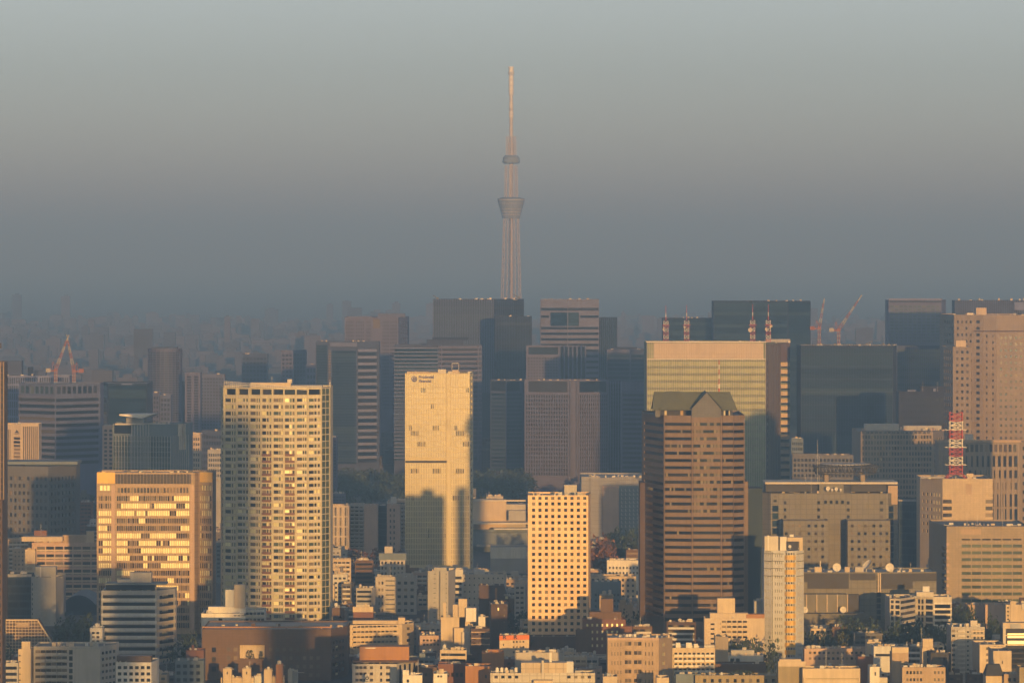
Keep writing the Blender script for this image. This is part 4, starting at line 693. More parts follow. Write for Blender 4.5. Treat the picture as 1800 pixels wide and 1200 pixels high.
st.build('fire_stair', b.root); b.box('flue', 70, 72, 996, 1014, -.5, .2, 'white').done()
b = small('long shaded hall with a low vaulted dark roof', 'hall', 106, 170, 1062, 1125, 3900, 'navy', [(110,168,1070,1100,10,2,.7,.7,'glass_dark')], clut=0, done=False)
v = MB(); n = 10; hw = (wx(170,3900)-wx(106,3900))/2
for k in range(n):
    a, c = -hw+2*hw*k/n, -hw+2*hw*(k+1)/n; f = lambda t: 7.5*(1-(t/hw)**2)+b.zt-.95
    v.face([(a, -9, f(a)), (c, -9, f(c)), (c, 60, f(c)), (a, 60, f(a))], 'blue_grey'); v.face([(a, -9, b.zt-1), (c, -9, b.zt-1), (c, -9, f(c)), (a, -9, f(a))], 'navy')
v.build('vaulted_roof', b.root); b.done()
b = small('banded office block in shade with dark ribbon windows and a wide flat roof slab', OB, 178, 308, 1036, 1180, 3420, 'grey', [(180.5,273,1042,1160,1,9,.99,.52,'glass_dark')], 33, clut=3, side_d=22, swins=[(280,306,1042,1160,1,9,.97,.52,'glass_dark'),(285,296,1039,1157,3,9,.5,.3,'blind')], pent=[(228,266,1006,1028,10,20,'concrete'),(206,230,1018,1028,8,16,'grey'),(186,272,1027.5,1036,2,16,'glass_dark')], done=False, bands=[(178,275,1047,1165,9,5.5,.35,'pale_grey')])
b.box('roof_slab', 184, 292, 1025, 1027.4, -3, 20, 'blue_grey').box('stair_edge', 273, 281, 1038, 1180, -.6, -.05, 'concrete')
b.bands(1, 276, 308, 1047, 1165, 9, 5, .5, 'cream').done()  # cream side bands, grey front ones: lit and shaded sides put into colour
# lattice glass roof building (slanted)
D = 3300; root = thing('lattice_hall', 'lit golden lattice hall with a slanting right edge, behind a yellow slab', 'hall', (wx(46, D), D, 0)); m = MB(); q = lambda x, y, d=0: (wx(x, D)-root.location.x, d, wz(y, D))
prof = [(2,1089),(66,1089),(90,1127),(90,1170),(2,1170)]
m.face([q(x, y, .6) for x, y in prof], 'dark_brown')
for (x, y), (x2, y2) in zip(prof, prof[1:]): m.face([q(x, y, .6), q(x2, y2, .6), q(x2, y2, 14), q(x, y, 14)], 'dark_brown')
m.build('wall', root); m = MB()
for k in range(16):
    x = 5+k*5.6; y = 1090 if x < 66 else 1090+(x-66)*38/24
    if y < 1160: m.box(q(x, 0)[0]-.14, q(x, 0)[0]+.14, .2, .59, wz(1168, D), wz(y, D), 'cream')
for k in range(13):
    y = 1094+k*5.6; xe = 67+(y-1089)*24/38 if y < 1127 else 90; m.box(q(2, 0)[0], q(xe, 0)[0], .25, .59, wz(y+.5, D), wz(y-.5, D), 'cream')
m.build('lattice', root); m = MB(); m.bar(q(2, 1089), q(66, 1089), .55, 'cream'); m.bar(q(66, 1089), q(90, 1127), .55, 'cream'); m.build('edge_beam', root); m = MB(); m.box(q(29, 0)[0], q(52, 0)[0], -.1, .15, wz(1102, D), wz(1094, D), 'tan'); m.build('sign_panel', root); EXPL.append((2, 90, 1089, 1140, D))
small('lit yellow stair slab with dark slots beside the shaded apartments', AP, 32, 54, 1140, 1200, 3110, 'cream', [(32.5,37,1146,1200,1,5,.8,.2,'glass_dark')], clut=1, pent=[(38,53,1127,1141,1,6,'cream')])
small('shaded grey apartment block of planted loggias with a blank pale end wall', AP, 59, 205, 1134, 1200, 3120, 'concrete', [(62,118,1140,1206,6,6,.95,.66,'glass_bronze'),(121,128,1140,1206,1,6,.9,.7,'glass_dark')], 29, clut=8, side_d=20, swins=[(178,204,1140,1206,4,6,.7,.45,'glass')], balc=[(61,120,1140,1206,3,6,.4,1.2,'concrete')], bands=[(59,205-29,1137,1139,1,2,.5,'grey')])
small('low shaded block behind the yellow stair slab at the bottom edge', OB, 4, 32, 1164, 1200, 3105, 'grey', [(8,30,1168,1200,1,3,.95,.5,'glass_dark')], clut=2)
small('white office block of paired windows, its right half lit, under a dark roof storey', OB, 204, 276, 1162, 1200, 3000, 'white', [(205,266,1167,1200,6,3,.62,.5,'glass_dark')], 10, clut=4, pent=[(205,266,1152,1163,2,12,'dark_brown_louvre')], tanks=[(262,1.0,1.6,3)])
small('white stepped house with a round lit roof turret beside the banded office', 'house', 158, 180, 1103, 1150, 3380, 'white', [(160,176,1108,1130,2,3,.6,.5,'glass')], clut=3, tanks=[(171,1.6,2.2,3)])
small('grey-blue low block with square dark windows below the gold office block', OB, 308, 358, 1160, 1200, 3180, 'blue_grey', [(308,354,1164,1200,4,3,.6,.5,'glass_dark')], clut=3)
small('brick-orange low roof block left of the wide brown block', OB, 327, 358, 1142, 1170, 3240, 'brick', clut=2, pent=[(337,341,1133,1142,2,5,'brick')])
# wide brown block
b = small('wide brown block with a planted terrace opening and rows of pale square windows', OB, 355, 610, 1103, 1200, 3300, 'brown_tile', [(372,380,1133,1200,1,4,.9,.52,'glass_dark'),(396,420,1133,1178,2,3,.5,.42,'curtain'),(470,565,1133,1178,8,3,.48,.42,'curtain'),(540,565,1178,1193,2,1,.48,.42,'curtain')], 28, clut=0, side_d=30, swins=[(584,606,1120,1196,4,6,.5,.5,'glass_dark'),(588,596,1128,1190,1,4,.6,.3,'blind')], done=False, depth=46, roof='roof_pale')
b.holes(0, 421, 466, 1133, 1157, 1, 1, 1, 1, 3.5, 'beige', 'terrace_back').box('roof_edge', 355, 583, 1100.5, 1103, 2, 4, 'ochre').box('notch', 569, 583, 1104, 1114, -.3, 0, 'charcoal').clutter(10, 41, ('brown', 'tan', 'offwhite')).done()
def shrub_mesh(nleaf, seed, w_, h_, key):
    r = random.Random(seed); mb = MB()
    for k in range(nleaf):
        a, q_, z_ = r.uniform(0, 2*pi), r.random()**.5, r.random(); c = np.array((w_*q_*cos(a)*(1-.4*z_), w_*.5*q_*sin(a), h_*z_)); u = np.array([r.gauss(0, 1) for _ in range(3)]); u /= np.linalg.norm(u); v = np.cross(u, [r.gauss(0, 1) for _ in range(3)]); v /= np.linalg.norm(v)+1e-6; s_ = r.uniform(.2, .42)
        mb.face([c-u*s_, c+v*s_*.6, c+u*s_, c-v*s_*.6], key)
    return mb
def leafmat(key, c):
    m, t, bs = nodes(key); L = t.links.new; ge = N(t, 'ShaderNodeNewGeometry'); oi = N(t, 'ShaderNodeObjectInfo'); ad = N(t, 'ShaderNodeMath', operation='ADD'); fr = N(t, 'ShaderNodeMath', operation='FRACT'); L(ge.outputs['Random Per Island'], ad.inputs[0]); L(oi.outputs['Random'], ad.inputs[1]); L(ad.outputs[0], fr.inputs[0]); cr = N(t, 'ShaderNodeValToRGB'); L(fr.outputs[0], cr.inputs[0])
    cr.color_ramp.elements[0].color = (*[q*.5 for q in c], 1); cr.color_ramp.elements[1].color = (*[q*1.8 for q in c], 1); L(cr.outputs[0], bs.inputs['Base Color']); bs.inputs['Roughness'].default_value = .75; _M[key] = m
leafmat('leaf_dark', (.022, .035, .014)); leafmat('leaf_olive', (.05, .055, .02)); leafmat('leaf_rust', (.10, .045, .018)); wall_mat('bark', (.06, .045, .03))
def shrub(label, px, py, D, w_, h_, seed, key='leaf_dark'):
    s_ = thing('shrub', label, 'shrub', at(px, py, D)); shrub_mesh(int(160*max(1, w_*.6)), seed, w_, h_, key).build('foliage', s_); m = MB()
    for k in range(3): m.bar((w_*.2*(k-1), 0, -.05), (w_*.3*(k-1), 0, h_*.6), .06, 'bark', 5)
    m.build('stem', s_)
shrub('rounded green shrub on the terrace of the wide brown block, left of two', 439, 1157, 3301.5, 3.2, 5.0, 1); shrub('thin green shrub on the terrace of the wide brown block, right of two', 459, 1157, 3301.5, 1.8, 4.6, 2)
# white apartments behind the brown block
b = small('white apartment house with railed balconies and a tall lit stair tower', AP, 354, 432, 1076, 1108, 3480, 'white', [(384,391,1083,1104,1,2,.9,.45,'glass_dark'),(410,430,1078,1108,3,3,.7,.5,'glass')], clut=6, pent=[(412,431,1027,1068,3,10,'cream'),(396,412,1036,1066,5,10,'pale_grey'),(366,432,1066,1077,4,14,'white')], balc=[(409,432,1076,1108,3,3,.45,1.4,'white')], side=22, side_d=25, skew=0)
small('pale stepped apartment wing trailing right of the white apartment house', AP, 430, 466, 1070, 1108, 3500, 'pale_grey', [(431,465,1073,1106,5,3,.8,.55,'glass')], clut=3, balc=[(431,465,1073,1106,3,3,.4,1.2,'offwhite')])
for k, (x0, x1, yt, wl) in enumerate([(392,407,1174,'cream'),(426,441,1174,'cream'),(388,446,1190,'beige'),(464,478,1176,'cream'),(485,497,1167,'ochre'),(478,500,1188,'beige'),(506,514,1177,'offwhite'),(513,523,1180,'grey'),(446,464,1187,'pale_grey')]):
    lab = ['lit cream stair turret with one slot, first in front of the wide brown block','lit cream stair turret with white dishes, second in front of the wide brown block','low beige roof joining the two cream turrets','small lit round-topped white turret before the brown block','tall ochre turret topped by a water tank before the brown block','low beige parapet below the tall ochre turret','thin white flue housing right of the ochre turret','grey arched roof house right of the ochre turret','low pale roof between the cream turret and the round-topped one'][k]
    small(lab, 'roof turret', x0, x1, yt, 1200, 3205+k*3, wl, [((x0+x1)/2-1.2, (x0+x1)/2+1.2, yt+5, yt+11, 1, 1, .8, .8, 'glass_dark')] if k in (0, 1) else [], clut=2, depth=9, name='stair_turret', tanks=[(491, 1.1, 1.6, 3)] if k == 4 else [(434, .8, .9, 3)] if k == 1 else [], aer=[(x1-2, 5)] if k in (1, 5, 8) else [])
# centre-left: beige balconied apartments and the houses round them
small('long beige apartment block of straight balcony tiers with a small white roof dome', AP, 615, 727, 1096, 1150, 3470, 'cream', [(620,698,1097,1142,11,5,.8,.55,'glass')], 20, balc=[(617,702,1097,1142,1,5,.5,1.6,'cream')], clut=5, side_d=24, swins=[(712,724,1099,1140,1,4,.5,.5,'glass')], pent=[(700,712,1085,1097,4,9,'cream'),(620,700,1090,1096,6,14,'beige')], skew=8)
small('brown brick house with a white framed roof terrace left of the long beige apartments', 'house', 621, 656, 1075, 1097, 3560, 'brick', clut=2, pent=[(620,656,1066,1075,0,8,'cream'),(626,650,1062,1067,2,4,'offwhite'),(641,645,1060,1067,1,3,'cream')])
b = small('front beige office with a large plain brown penthouse', OB, 619, 735, 1164, 1200, 3060, 'concrete', [(624,645,1167,1200,3,3,.8,.45,'glass'),(650,656,1167,1200,1,3,.9,.45,'glass'),(668,672,1167,1200,1,3,.9,.5,'glass_dark'),(678,686,1167,1200,1,3,.9,.45,'glass')], 38, clut=3, side_d=26, pent=[(632,719,1136,1160,3,20,'ochre')], done=False, swins=[(700,733,1166,1200,4,1,.55,1,'glass_dark')])
b.box('roof_slab', 619, 736, 1160.5, 1163.8, -1.5, 24, 'dark_brown').box('dish_box', 642, 660, 1137.5, 1139, 2, 3, 'white').done()
D = 3058; s_ = thing('clock_sign', 'small white roof sign bearing a round black dial shape on the beige office', 'sign', (wx(646.5, D), D-14, 0)); m = MB(); z = lambda y: wz(y, D-14); hw = 6.3*.5*(D/F)*1.0
m.box(-hw, hw, -.2, .2, z(1200), z(1184), 'white'); m.build('board', s_); m = MB(); rr = 1.0
for k in range(20):
    a, c = 2*pi*k/20, 2*pi*(k+1)/20; P = lambda r, t: (r*cos(t), -.24, z(1191)+r*sin(t)); m.face([P(rr, a), P(rr, c), P(rr*.45, c), P(rr*.45, a)], 'charcoal')
m.box(-.12, .12, -.25, -.21, z(1191)+.4, z(1185), 'charcoal'); m.box(-.8, .8, -.25, -.21, z(1197), z(1196), 'charcoal'); m.build('dial', s_)
small('white glazed house stacked at the edge of the street below the brown penthouse', 'house', 708, 742, 1186, 1200, 3000, 'white', [(714,720,1192,1200,1,1,.7,.7,'glass')], clut=3, pent=[(708,719,1177,1187,2,6,'white')], tanks=[(724, .8, 1.0, 2)], aer=[(735, 9)])
# grey towers in front of the finned tower
small('shaded grey-green apartment tower of square windows left of the finned tower foot', AP, 660, 732, 1013, 1090, 3900, 'concrete', [(664,675,1018,1090,2,6,.55,.42,'glass'),(696,730,1018,1090,3,6,.5,.42,'glass')], clut=5, bands=[(678,694,1016,1090,9,2,.8,'dark_grey')], pent=[(697,726,1008,1014,4,12,'concrete')], aer=[(686, 8)])
small('brown-flanked narrow block under a glazed mansard, behind the grey-green apartments', AP, 668, 712, 984, 1015, 4010, 'concrete', [(669,681,984,1012,2,3,.6,.5,'glass_bronze'),(684,710,984,1012,4,3,.5,.5,'glass')], clut=4, pent=[(666,714,972,985,3,16,'blue_grey'),(676,690,960,974,6,12,'concrete')])
small('tall plain grey twin slab with tiny slots in front of the finned tower', OB, 752, 800, 1002, 1095, 3720, 'grey', [(759,769,1004,1088,1,10,.4,.12,'glass_dark'),(783,786,1004,1088,1,10,.5,.2,'glass_dark')], 12, clut=4, side_d=18, pent=[(763,785,997,1003,4,12,'grey')], bands=[(771.5,774,1003,1090,1,86,.25,'dark_grey')])  # grey darkened to stand in for shade on this slab
small('pale blue-grey terraced block between the twin slab and the dotted white block', OB, 798, 814, 1000, 1070, 3780, 'pale_grey', [(799,812,1010,1070,1,6,.9,.5,'glass_dark')], clut=2)
b = small('white block dotted with small dark square windows, lit at its upper right', OB, 811, 890, 1008, 1095, 3800, 'offwhite', [(813,888,1010,1092,9,7,.26,.24,'glass_dark')], clut=6, pent=[(833,852,1001,1009,4,10,'pale_grey'),(858,862,1004,1009,1,3,'offwhite'),(884,888,1003,1009,1,3,'offwhite')], side=4)
# dark triangular building and slab
b = small('brown-black block with a long sloping right side and a lit flue', OB, 842, 886, 1028, 1120, 3680, 'dark_brown', [], clut=4, done=False, pent=[(870,874,1033,1058,-1,.5,'ochre')])
D = 3680; m = MB(); q = lambda x, y, d: (wx(x, D)-b.o[0], D-b.o[1]+d, wz(y, D)); A, B_, C_ = (886,1028), (912,1110), (886,1110)
m.face([q(*A, 0), q(*B_, 0), q(*C_, 0)], 'dark_brown'); m.face([q(*A, 0), q(*B_, 0), q(*B_, 18), q(*A, 18)], 'dark_grey'); m.build('sloping_wing', b.root)
for k in range(5): b.box('terrace', 886+k*4, 892+k*5, 1044+k*14, 1046+k*14, -2.5, 0, 'concrete').box('window', 888+k*4, 893+k*4, 1047+k*14, 1052+k*14, -.06, 0, 'blind')
b.done()
small('dark purple-brown slab with a lit stair strip in front of the sloping block', AP, 860, 892, 1060, 1145, 3560, 'dark_brown_tile', [(884,889,1066,1140,1,7,.5,.35,'curtain'),(874,878,1066,1074,1,1,.6,.6,'blind')], clut=4, side=-3)
# white lit cluster
b = small('bright lit white house cluster with a tall white stair tower and a dark recess', AP, 775, 826, 1084, 1140, 3420, 'cream', [(807,818,1084,1102,1,1,.95,1,'glass_dark')], clut=6, pent=[(806,821,1052,1085,3,9,'cream'),(779,784,1058,1084,2,5,'cream'),(796,808,1062,1084,6,12,'beige'),(819,837,1068,1092,-3,5,'white')], roof='roof_pale', done=False)
b.box('side_wing', 798, 826, 1103, 1133, -6, -.05, 'cream').box('front_block', 812, 825.5, 1110, 1152, -9, -6.05, 'offwhite').done()
small('white narrow block right of the lit cluster with a lit upper wall', AP, 841, 853, 1083, 1110, 3470, 'white', clut=2)
small('low brown wooden house with pale window bands before the lit cluster', 'house', 828, 861, 1104, 1140, 3380, 'dark_brown', [(830,858,1110,1134,5,3,.8,.4,'glass_bronze')], clut=3, bands=[(828,861,1105,1137,3,2,.6,'tan')])
small('long pink-beige low apartment row with flat roof left of the wooden house', AP, 738, 812, 1115, 1140, 3430, 'pink_beige', [(742,792,1121,1136,8,2,.6,.45,'glass')], clut=6, side=18, side_d=20, tanks=[(757, .8, 1.0, 4), (762, .8, 1.0, 5)])
# sign house
b = small('cream shop block with an orange roof band carrying two dark letters', 'shop', 878, 930, 1117, 1150, 3300, 'cream', [(900,923,1123,1150,4,3,.5,.35,'glass'),(884,886,1130,1134,1,1,.9,.9,'glass_dark')], clut=4, done=False, skew=6)
b.band(0, 877.5, 930, 1115.5, 1124, .35, 'ochre'); D = 3299; wall_mat('sign_orange', (.5, .14, .03), .6, .1)
b.band(0, 877.6, 929.8, 1116, 1123.6, .45, 'sign_orange')
for px in (883.5, 902.5): lettering(b.root, 'R', wx(px, D)-b.o[0], D-b.o[1]+.45-px*.0+(px-878)*6/52-.05, wz(1122.6, D), 3.0, 'charcoal', sx=1.25, thick=.3, bold=.06)
b.done()
small('ochre stucco house with a stepped wall left below the orange sign', 'house', 847, 886, 1146, 1175, 3200, 'ochre', clut=3, pent=[(858,880,1141,1147,2,7,'ochre')])
small('low brown roof block at the foot of the white punched tower', OB, 930, 1012, 1118, 1140, 3440, 'brown', clut=4)
small('long grey sloping roof hall before the punched tower', 'hall', 905, 992, 1146, 1165, 3230, 'concrete', clut=8, pent=[(966,972,1144,1158,1,2,'cream')])
b = small('pale panel factory block with tall blank centre at the bottom edge', 'factory', 862, 1046, 1182, 1200, 3000, 'offwhite_panel', [(866,914,1184,1194,4,1,.5,.5,'glass'),(994,1042,1184,1194,4,1,.5,.5,'glass')], clut=4, pent=[(916,996,1164,1186,2,16,'beige_panel'),(952,956,1160,1200,-1,1,'offwhite'),(996,1008,1162,1186,4,12,'pale_grey')], done=False)
for k in range(4): b.tank(874+k*8 if k < 3 else 907, .9, 2.2, 3+k % 2)
b.box('flue', 966, 970, 1146, 1166, 6, 8, 'white').box('annex', 938, 972, 1195, 1200, -8, -2, 'cream').done()
small('bright orange stucco house with one dark window at the bottom edge', 'house', 818, 864, 1170, 1200, 3050, 'ochre', [(851,857,1184,1192,1,1,.6,.7,'glass_dark')], clut=2, skew=-4)
small('orange-brown apartment house with a shaded balcony row behind the orange stucco house', AP, 770, 822, 1166, 1200, 3100, 'brick', [(776,815,1178,1192,5,1,.6,.5,'glass')], clut=5, aer=[(784, 12), (789, 7)])
small('white dormered house front below the orange-brown apartments', 'house', 762, 786, 1183, 1200, 2990, 'white', [(768,778,1186,1190,2,1,.7,.8,'glass')], clut=3, pent=[(772,780,1175,1184,3,5,'cream')])
small('brown low house with balcony strip left of the orange-brown apartments', 'house', 735, 768, 1172, 1200, 3070, 'brown', [(738,766,1180,1190,4,1,.6,.5,'glass')], clut=3)
# terraced red-brown blocks and right of punched tower
b = small('stepped red-brown apartment block with small pale windows right of the punched tower', AP, 1024, 1100, 1088, 1150, 3400, 'brick', [(1028,1098,1092,1140,8,4,.35,.4,'blind')], clut=6, pent=[(1036,1092,1075,1089,3,16,'brown'),(1056,1078,1052,1076,6,14,'brown')], done=False)
b.box('lower_terrace', 1012, 1040, 1106, 1150, -5, -.05, 'brown').box('lower_terrace', 1090, 1112, 1100, 1140, -3, -.05, 'brick').done()
small('cream water-tank house behind the stepped red-brown block', 'house', 1088, 1112, 1062, 1092, 3560, 'cream', clut=3, pent=[(1090,1100,1054,1063,3,7,'beige')], aer=[(1104, 6)])
small('beige roof house with a round tank left of the cream water-tank house', 'house', 1054, 1078, 1046, 1078, 3620, 'beige', [], clut=3, tanks=[(1062, 1.3, 2.4, 3), (1072, 1.0, 3.0, 4)])
small('grey gabled low blocks in shade beside the punched tower', OB, 1040, 1092, 1022, 1075, 3900, 'blue_grey', [(1044,1090,1040,1070,7,3,.5,.4,'glass_dark')], clut=6)
b = small('brown brick apartment block with a central column of loggias and a tank-cluttered roof', AP, 1068, 1182, 1120, 1200, 3050, 'tan_brick', [(1073,1094,1124,1205,4,5,.2,.42,'glass_dark'),(1098,1110,1124,1205,2,5,.86,.6,'glass_bronze'),(1114,1128,1124,1205,2,5,.86,.6,'glass_bronze'),(1132,1150,1124,1205,3,5,.22,.42,'glass_dark')], 24, clut=8, side_d=20, swins=[(1163,1170,1124,1205,1,5,.6,.35,'blind')], tanks=[(1102, .8, 1.2, 4), (1107, .8, 1.2, 5), (1116, .8, 1.3, 4)], balc=[(1097,1111,1124,1205,1,5,.4,.5,'tan'),(1113,1129,1124,1205,1,5,.4,.5,'tan')], bands=[(1068,1158,1119.5,1125,1,4.5,.35,'pink_beige')], roof='roof_pale')
small('beige terrace wall at the foot of the brown brick apartments', 'wall block', 1060, 1085, 1188, 1200, 2985, 'beige', clut=2); small('cream terrace wall right below the brown brick apartments', 'wall block', 1154, 1176, 1190, 1200, 2985, 'cream', clut=1)
b = small('white chequered apartment block of staggered box balconies', AP, 1182, 1257, 1138, 1190, 3100, 'cream', [(1184,1256,1144,1190,9,5,.62,.5,'glass_dark')], clut=3, balc=[(1184,1256,1144,1190,4,5,.42,1.3,'white')], pent=[(1188,1196,1129,1139,2,6,'white'),(1206,1216,1129,1139,2,6,'white'),(1220,1227,1131,1139,2,6,'white'),(1238,1256,1133,1139,2,6,'offwhite')])
small('blank white gable slab right of the chequered apartments', AP, 1257, 1280, 1118, 1180, 3150, 'cream', [(1259,1262,1119,1126,2,1,.4,.9,'glass_dark')], clut=1, skew=-8)
small('apartment block of seven balcony tiers with a square lit roof tower', AP, 1238, 1344, 1086, 1150, 3260, 'beige', [(1268,1314,1088,1160,5,8,.8,.5,'glass'),(1243,1262,1092,1160,1,8,.35,.35,'glass_dark')], clut=6, balc=[(1266,1316,1088,1160,5,8,.4,1.3,'cream')], pent=[(1261,1292,1051,1079,4,14,'cream'),(1248,1315,1077,1087,2,14,'beige'),(1312,1344,1079,1087,1,10,'ochre')])
small('grey roof block with dishes between the balcony tiers and the slim white tower', OB, 1326, 1346, 1056, 1085, 3320, 'grey', clut=3, tanks=[(1332, .9, 1.1, 2), (1341, 1.2, 1.4, 3)])
b = small('grey-white mansard house with square windows below the balcony tiers', 'house', 1258, 1342, 1151, 1172, 3180, 'pale_grey', [(1262,1302,1156,1163,4,1,.65,.9,'glass_dark')], clut=5, pent=[(1285,1326,1142,1152,3,10,'grey'),(1305,1312,1137,1146,5,7,'concrete')])
small('low brown house wall with two slots under the grey mansard house', 'house', 1256, 1346, 1166, 1185, 3120, 'brown', [(1262,1268,1170,1174,2,1,.5,.8,'glass_dark')], clut=2); small('white slab beside the foot of the slim white tower', AP, 1334, 1346, 1146, 1172, 3220, 'cream', clut=1)
b = small('long olive roof garden block along the bottom edge', OB, 1222, 1370, 1186, 1200, 2990, 'olive', [(1232,1366,1191,1200,10,1,.4,.7,'glass')], clut=8, roof='roof_pale')
shrub('long clipped hedge on the olive roof garden', 1305, 1186, 2997, 8, 2.6, 5, 'leaf_dark')
small('blue-grey glass roof low house at the bottom edge left of the roof garden', 'house', 1188, 1232, 1184, 1200, 2995, 'blue_grey', clut=4)
# slim white tower with the golden bay
D = 3290; ch = [(1343,D+6),(1356,D+1),(1378,D-3),(1380,D-3.4),(1384,D-5.5),(1389,D-6.3),(1394,D-5.4),(1398,D-3.2),(1400,D-2.5),(1413,D+6)]
b = Bld('slim_tower', 'slim white apartment tower with a golden metal bay down its front', 'residential tower', ch, 967, 'pale_grey', 22, 1180)
wall_mat('gold_metal', (.72, .47, .12), .38, .08, None, .3)
b.holes(0, 1344, 1355, 970, 1180, 3, 17, .3, .4, .3, 'glass').holes(1, 1361, 1376, 970, 1180, 4, 17, .3, .42, .4, 'glass_dark').holes(8, 1402, 1411, 970, 1180, 3, 17, .35, .45, .4, 'glass').holes(1, 1356.3, 1358, 968, 1180, 1, 1, .9, 1, .6, 'glass_dark', 'shadow_gap')
for i in (3, 4, 5, 6): b.bands(i, ch[i][0], ch[i+1][0], 973, 1152, 14, 8.2, .25, 'gold_metal'); b.holes(i, ch[i][0]+.5, ch[i+1][0]-.5, 966.5, 1158.8, 1, 15, .8, .26, .3, 'glass_bronze', 'window')
for i in (0, 1, 8): b.bands(i, ch[i][0], ch[i+1][0], 966, 1018, 4, .9, .2, 'charcoal')
b.box('crown_screen', 1344, 1368, 942, 967, 2, 8, 'offwhite').box('crown_screen', 1369, 1383, 943, 967, 3, 9, 'white').box('crown_screen', 1384, 1411, 944, 951, 2, 14, 'cream').box('dark_sign_box', 1383, 1403, 951, 966, 1, 8, 'charcoal').box('crown_screen', 1405, 1411, 946, 967, 3, 9, 'cream').box('crown_fin', 1349, 1352, 940.5, 967, 1.2, 1.9, 'white').box('crown_gap', 1368, 1371, 943, 967, 2.4, 2.9, 'charcoal').tank(1357, .7, 1.3, 6).box('rooftop_unit', 1388, 1395, 939, 945, 8, 12, 'white').done()
# lower right
small('olive blank front block with a cream coping at the bottom edge', OB, 1368, 1416, 1168, 1200, 2950, 'olive', clut=2, bands=[(1368,1416,1156,1176,1,9,.3,'beige')], pent=[(1370,1408,1158,1169,1,8,'beige')]); b = small('wide cream parapet block with yellow edge posts at the bottom edge', OB, 1411, 1512, 1174, 1200, 2940, 'cream', clut=3, done=False, bands=[(1412,1510,1191,1193,1,1.2,.5,'olive')], aer=[(1452, 10), (1480, 9)])
b.box('edge_post', 1413, 1416, 1190, 1200, -1, -.05, 'cream').box('edge_post', 1509, 1512, 1190, 1200, -1, -.05, 'cream').done()
small('white lit gable with one slot window among the bottom right houses', 'house', 1529, 1546, 1171, 1200, 3000, 'white', [(1537,1540,1180,1187,1,1,.8,.9,'glass_dark')], clut=3, pent=[(1545,1560,1190,1200,1,8,'offwhite')])
small('tan stair tower with a cream cap at the bottom right', AP, 1568, 1597, 1147, 1200, 3050, 'tan', [(1588,1596,1164,1200,1,4,.8,.5,'glass')], clut=2, pent=[(1568,1597,1137,1148,1,10,'cream')], aer=[(1594, 7)])
small('ochre apartment block of small window pairs at the bottom right', AP, 1586, 1662, 1172, 1200, 2990, 'tan', [(1592,1622,1175,1200,5,2,.6,.42,'glass'),(1640,1660,1175,1200,3,2,.5,.42,'curtain')], clut=8, tanks=[(1607, 1.1, 1.4, 4, 'cream')])
small('cream water tower house with a pole left of a dark hut', 'house', 1621, 1642, 1138, 1168, 3150, 'cream', [(1629,1634,1142,1166,1,2,.7,.7,'glass')], clut=2, pent=[(1622,1640,1122,1139,1,7,'cream')], aer=[(1620, 12)]); small('dark low hut with a green glazed front beside the water tower house', 'house', 1636, 1668, 1146, 1168, 3130, 'charcoal', [(1640,1658,1156,1166,3,1,.8,.9,'glass_teal')], clut=4)
b = small('tan-grey apartment block of stacked pale balconies before dark trees', AP, 1668, 1731, 1100, 1180, 3250, 'concrete_tile', [(1672,1680,1104,1180,1,9,.7,.5,'glass'),(1699,1704,1106,1180,1,9,.6,.4,'glass_dark'),(1710,1729,1104,1126,3,2,.6,.6,'glass'),(1710,1714,1126,1180,1,7,.6,.4,'glass_dark')], clut=5, balc=[(1683,1697,1102,1182,1,10,.42,1.2,'offwhite'),(1706,1730,1102,1126,1,3,.42,1.0,'cream')], pent=[(1706,1718,1090,1101,2,7,'offwhite')], side=-4)
small('cream low block with a window column right of the stacked balconies', AP, 1714, 1766, 1131, 1165, 3180, 'cream', [(1733,1742,1134,1165,2,3,.8,.45,'glass'),(1746,1764,1134,1141,3,1,.6,.7,'glass')], clut=3, side=-8)
small('plain beige cube house before the cream low block', 'house', 1742, 1778, 1142, 1185, 3080, 'beige', [(1761,1763,1160,1166,1,1,.8,.9,'glass_dark')], clut=1, side=-4)
b = small('dark hipped roof house with cream walls at the bottom right', 'house', 1733, 1763, 1186, 1200, 2990, 'cream', clut=0, done=False, parapet=.2)
D = 2990; m = MB(); q = lambda x, y, d: (wx(x, D)-b.o[0], D-b.o[1]+d, wz(y, D)); lo, hi = [q(1732,1187,-1), q(1764,1187,-1), q(1764,1187,16), q(1732,1187,16)], [q(1737,1168,4), q(1759,1168,4), q(1759,1168,11), q(1737,1168,11)]
for k in range(4): m.face([lo[k], lo[(k+1) % 4], hi[(k+1) % 4], hi[k]], 'roof_dark')
m.face(hi, 'roof_dark'); m.build('hipped_roof', b.root); b.done()
small('brown low house at the bottom edge right of the hipped roof', 'house', 1765, 1800, 1184, 1200, 2985, 'tan', [(1770,1796,1189,1199,3,1,.6,.6,'glass')], clut=4); small('dark brown hut wall at the right bottom corner', 'house', 1792, 1830, 1172, 1200, 2960, 'olive', clut=1)
b = small('black framed block with cream top storey and blinds at the right edge', OB, 1763, 1815, 1101, 1180, 3280, 'charcoal', [(1769,1812,1112,1121,1,1,.9,.9,'blind'),(1769,1812,1125,1134,1,1,.9,.9,'blind'),(1769,1812,1138,1175,1,4,.9,.7,'glass_dark')], clut=3, pent=[(1763,1815,1094,1104,-.5,10,'cream'),(1776,1794,1096,1104,-1.2,-.6,'grey')], bands=[(1766,1815,1108,1140,2,2,.6,'cream')], done=False); b.box('edge_pier', 1763, 1768, 1098, 1150, -.8, -.05, 'offwhite').done()
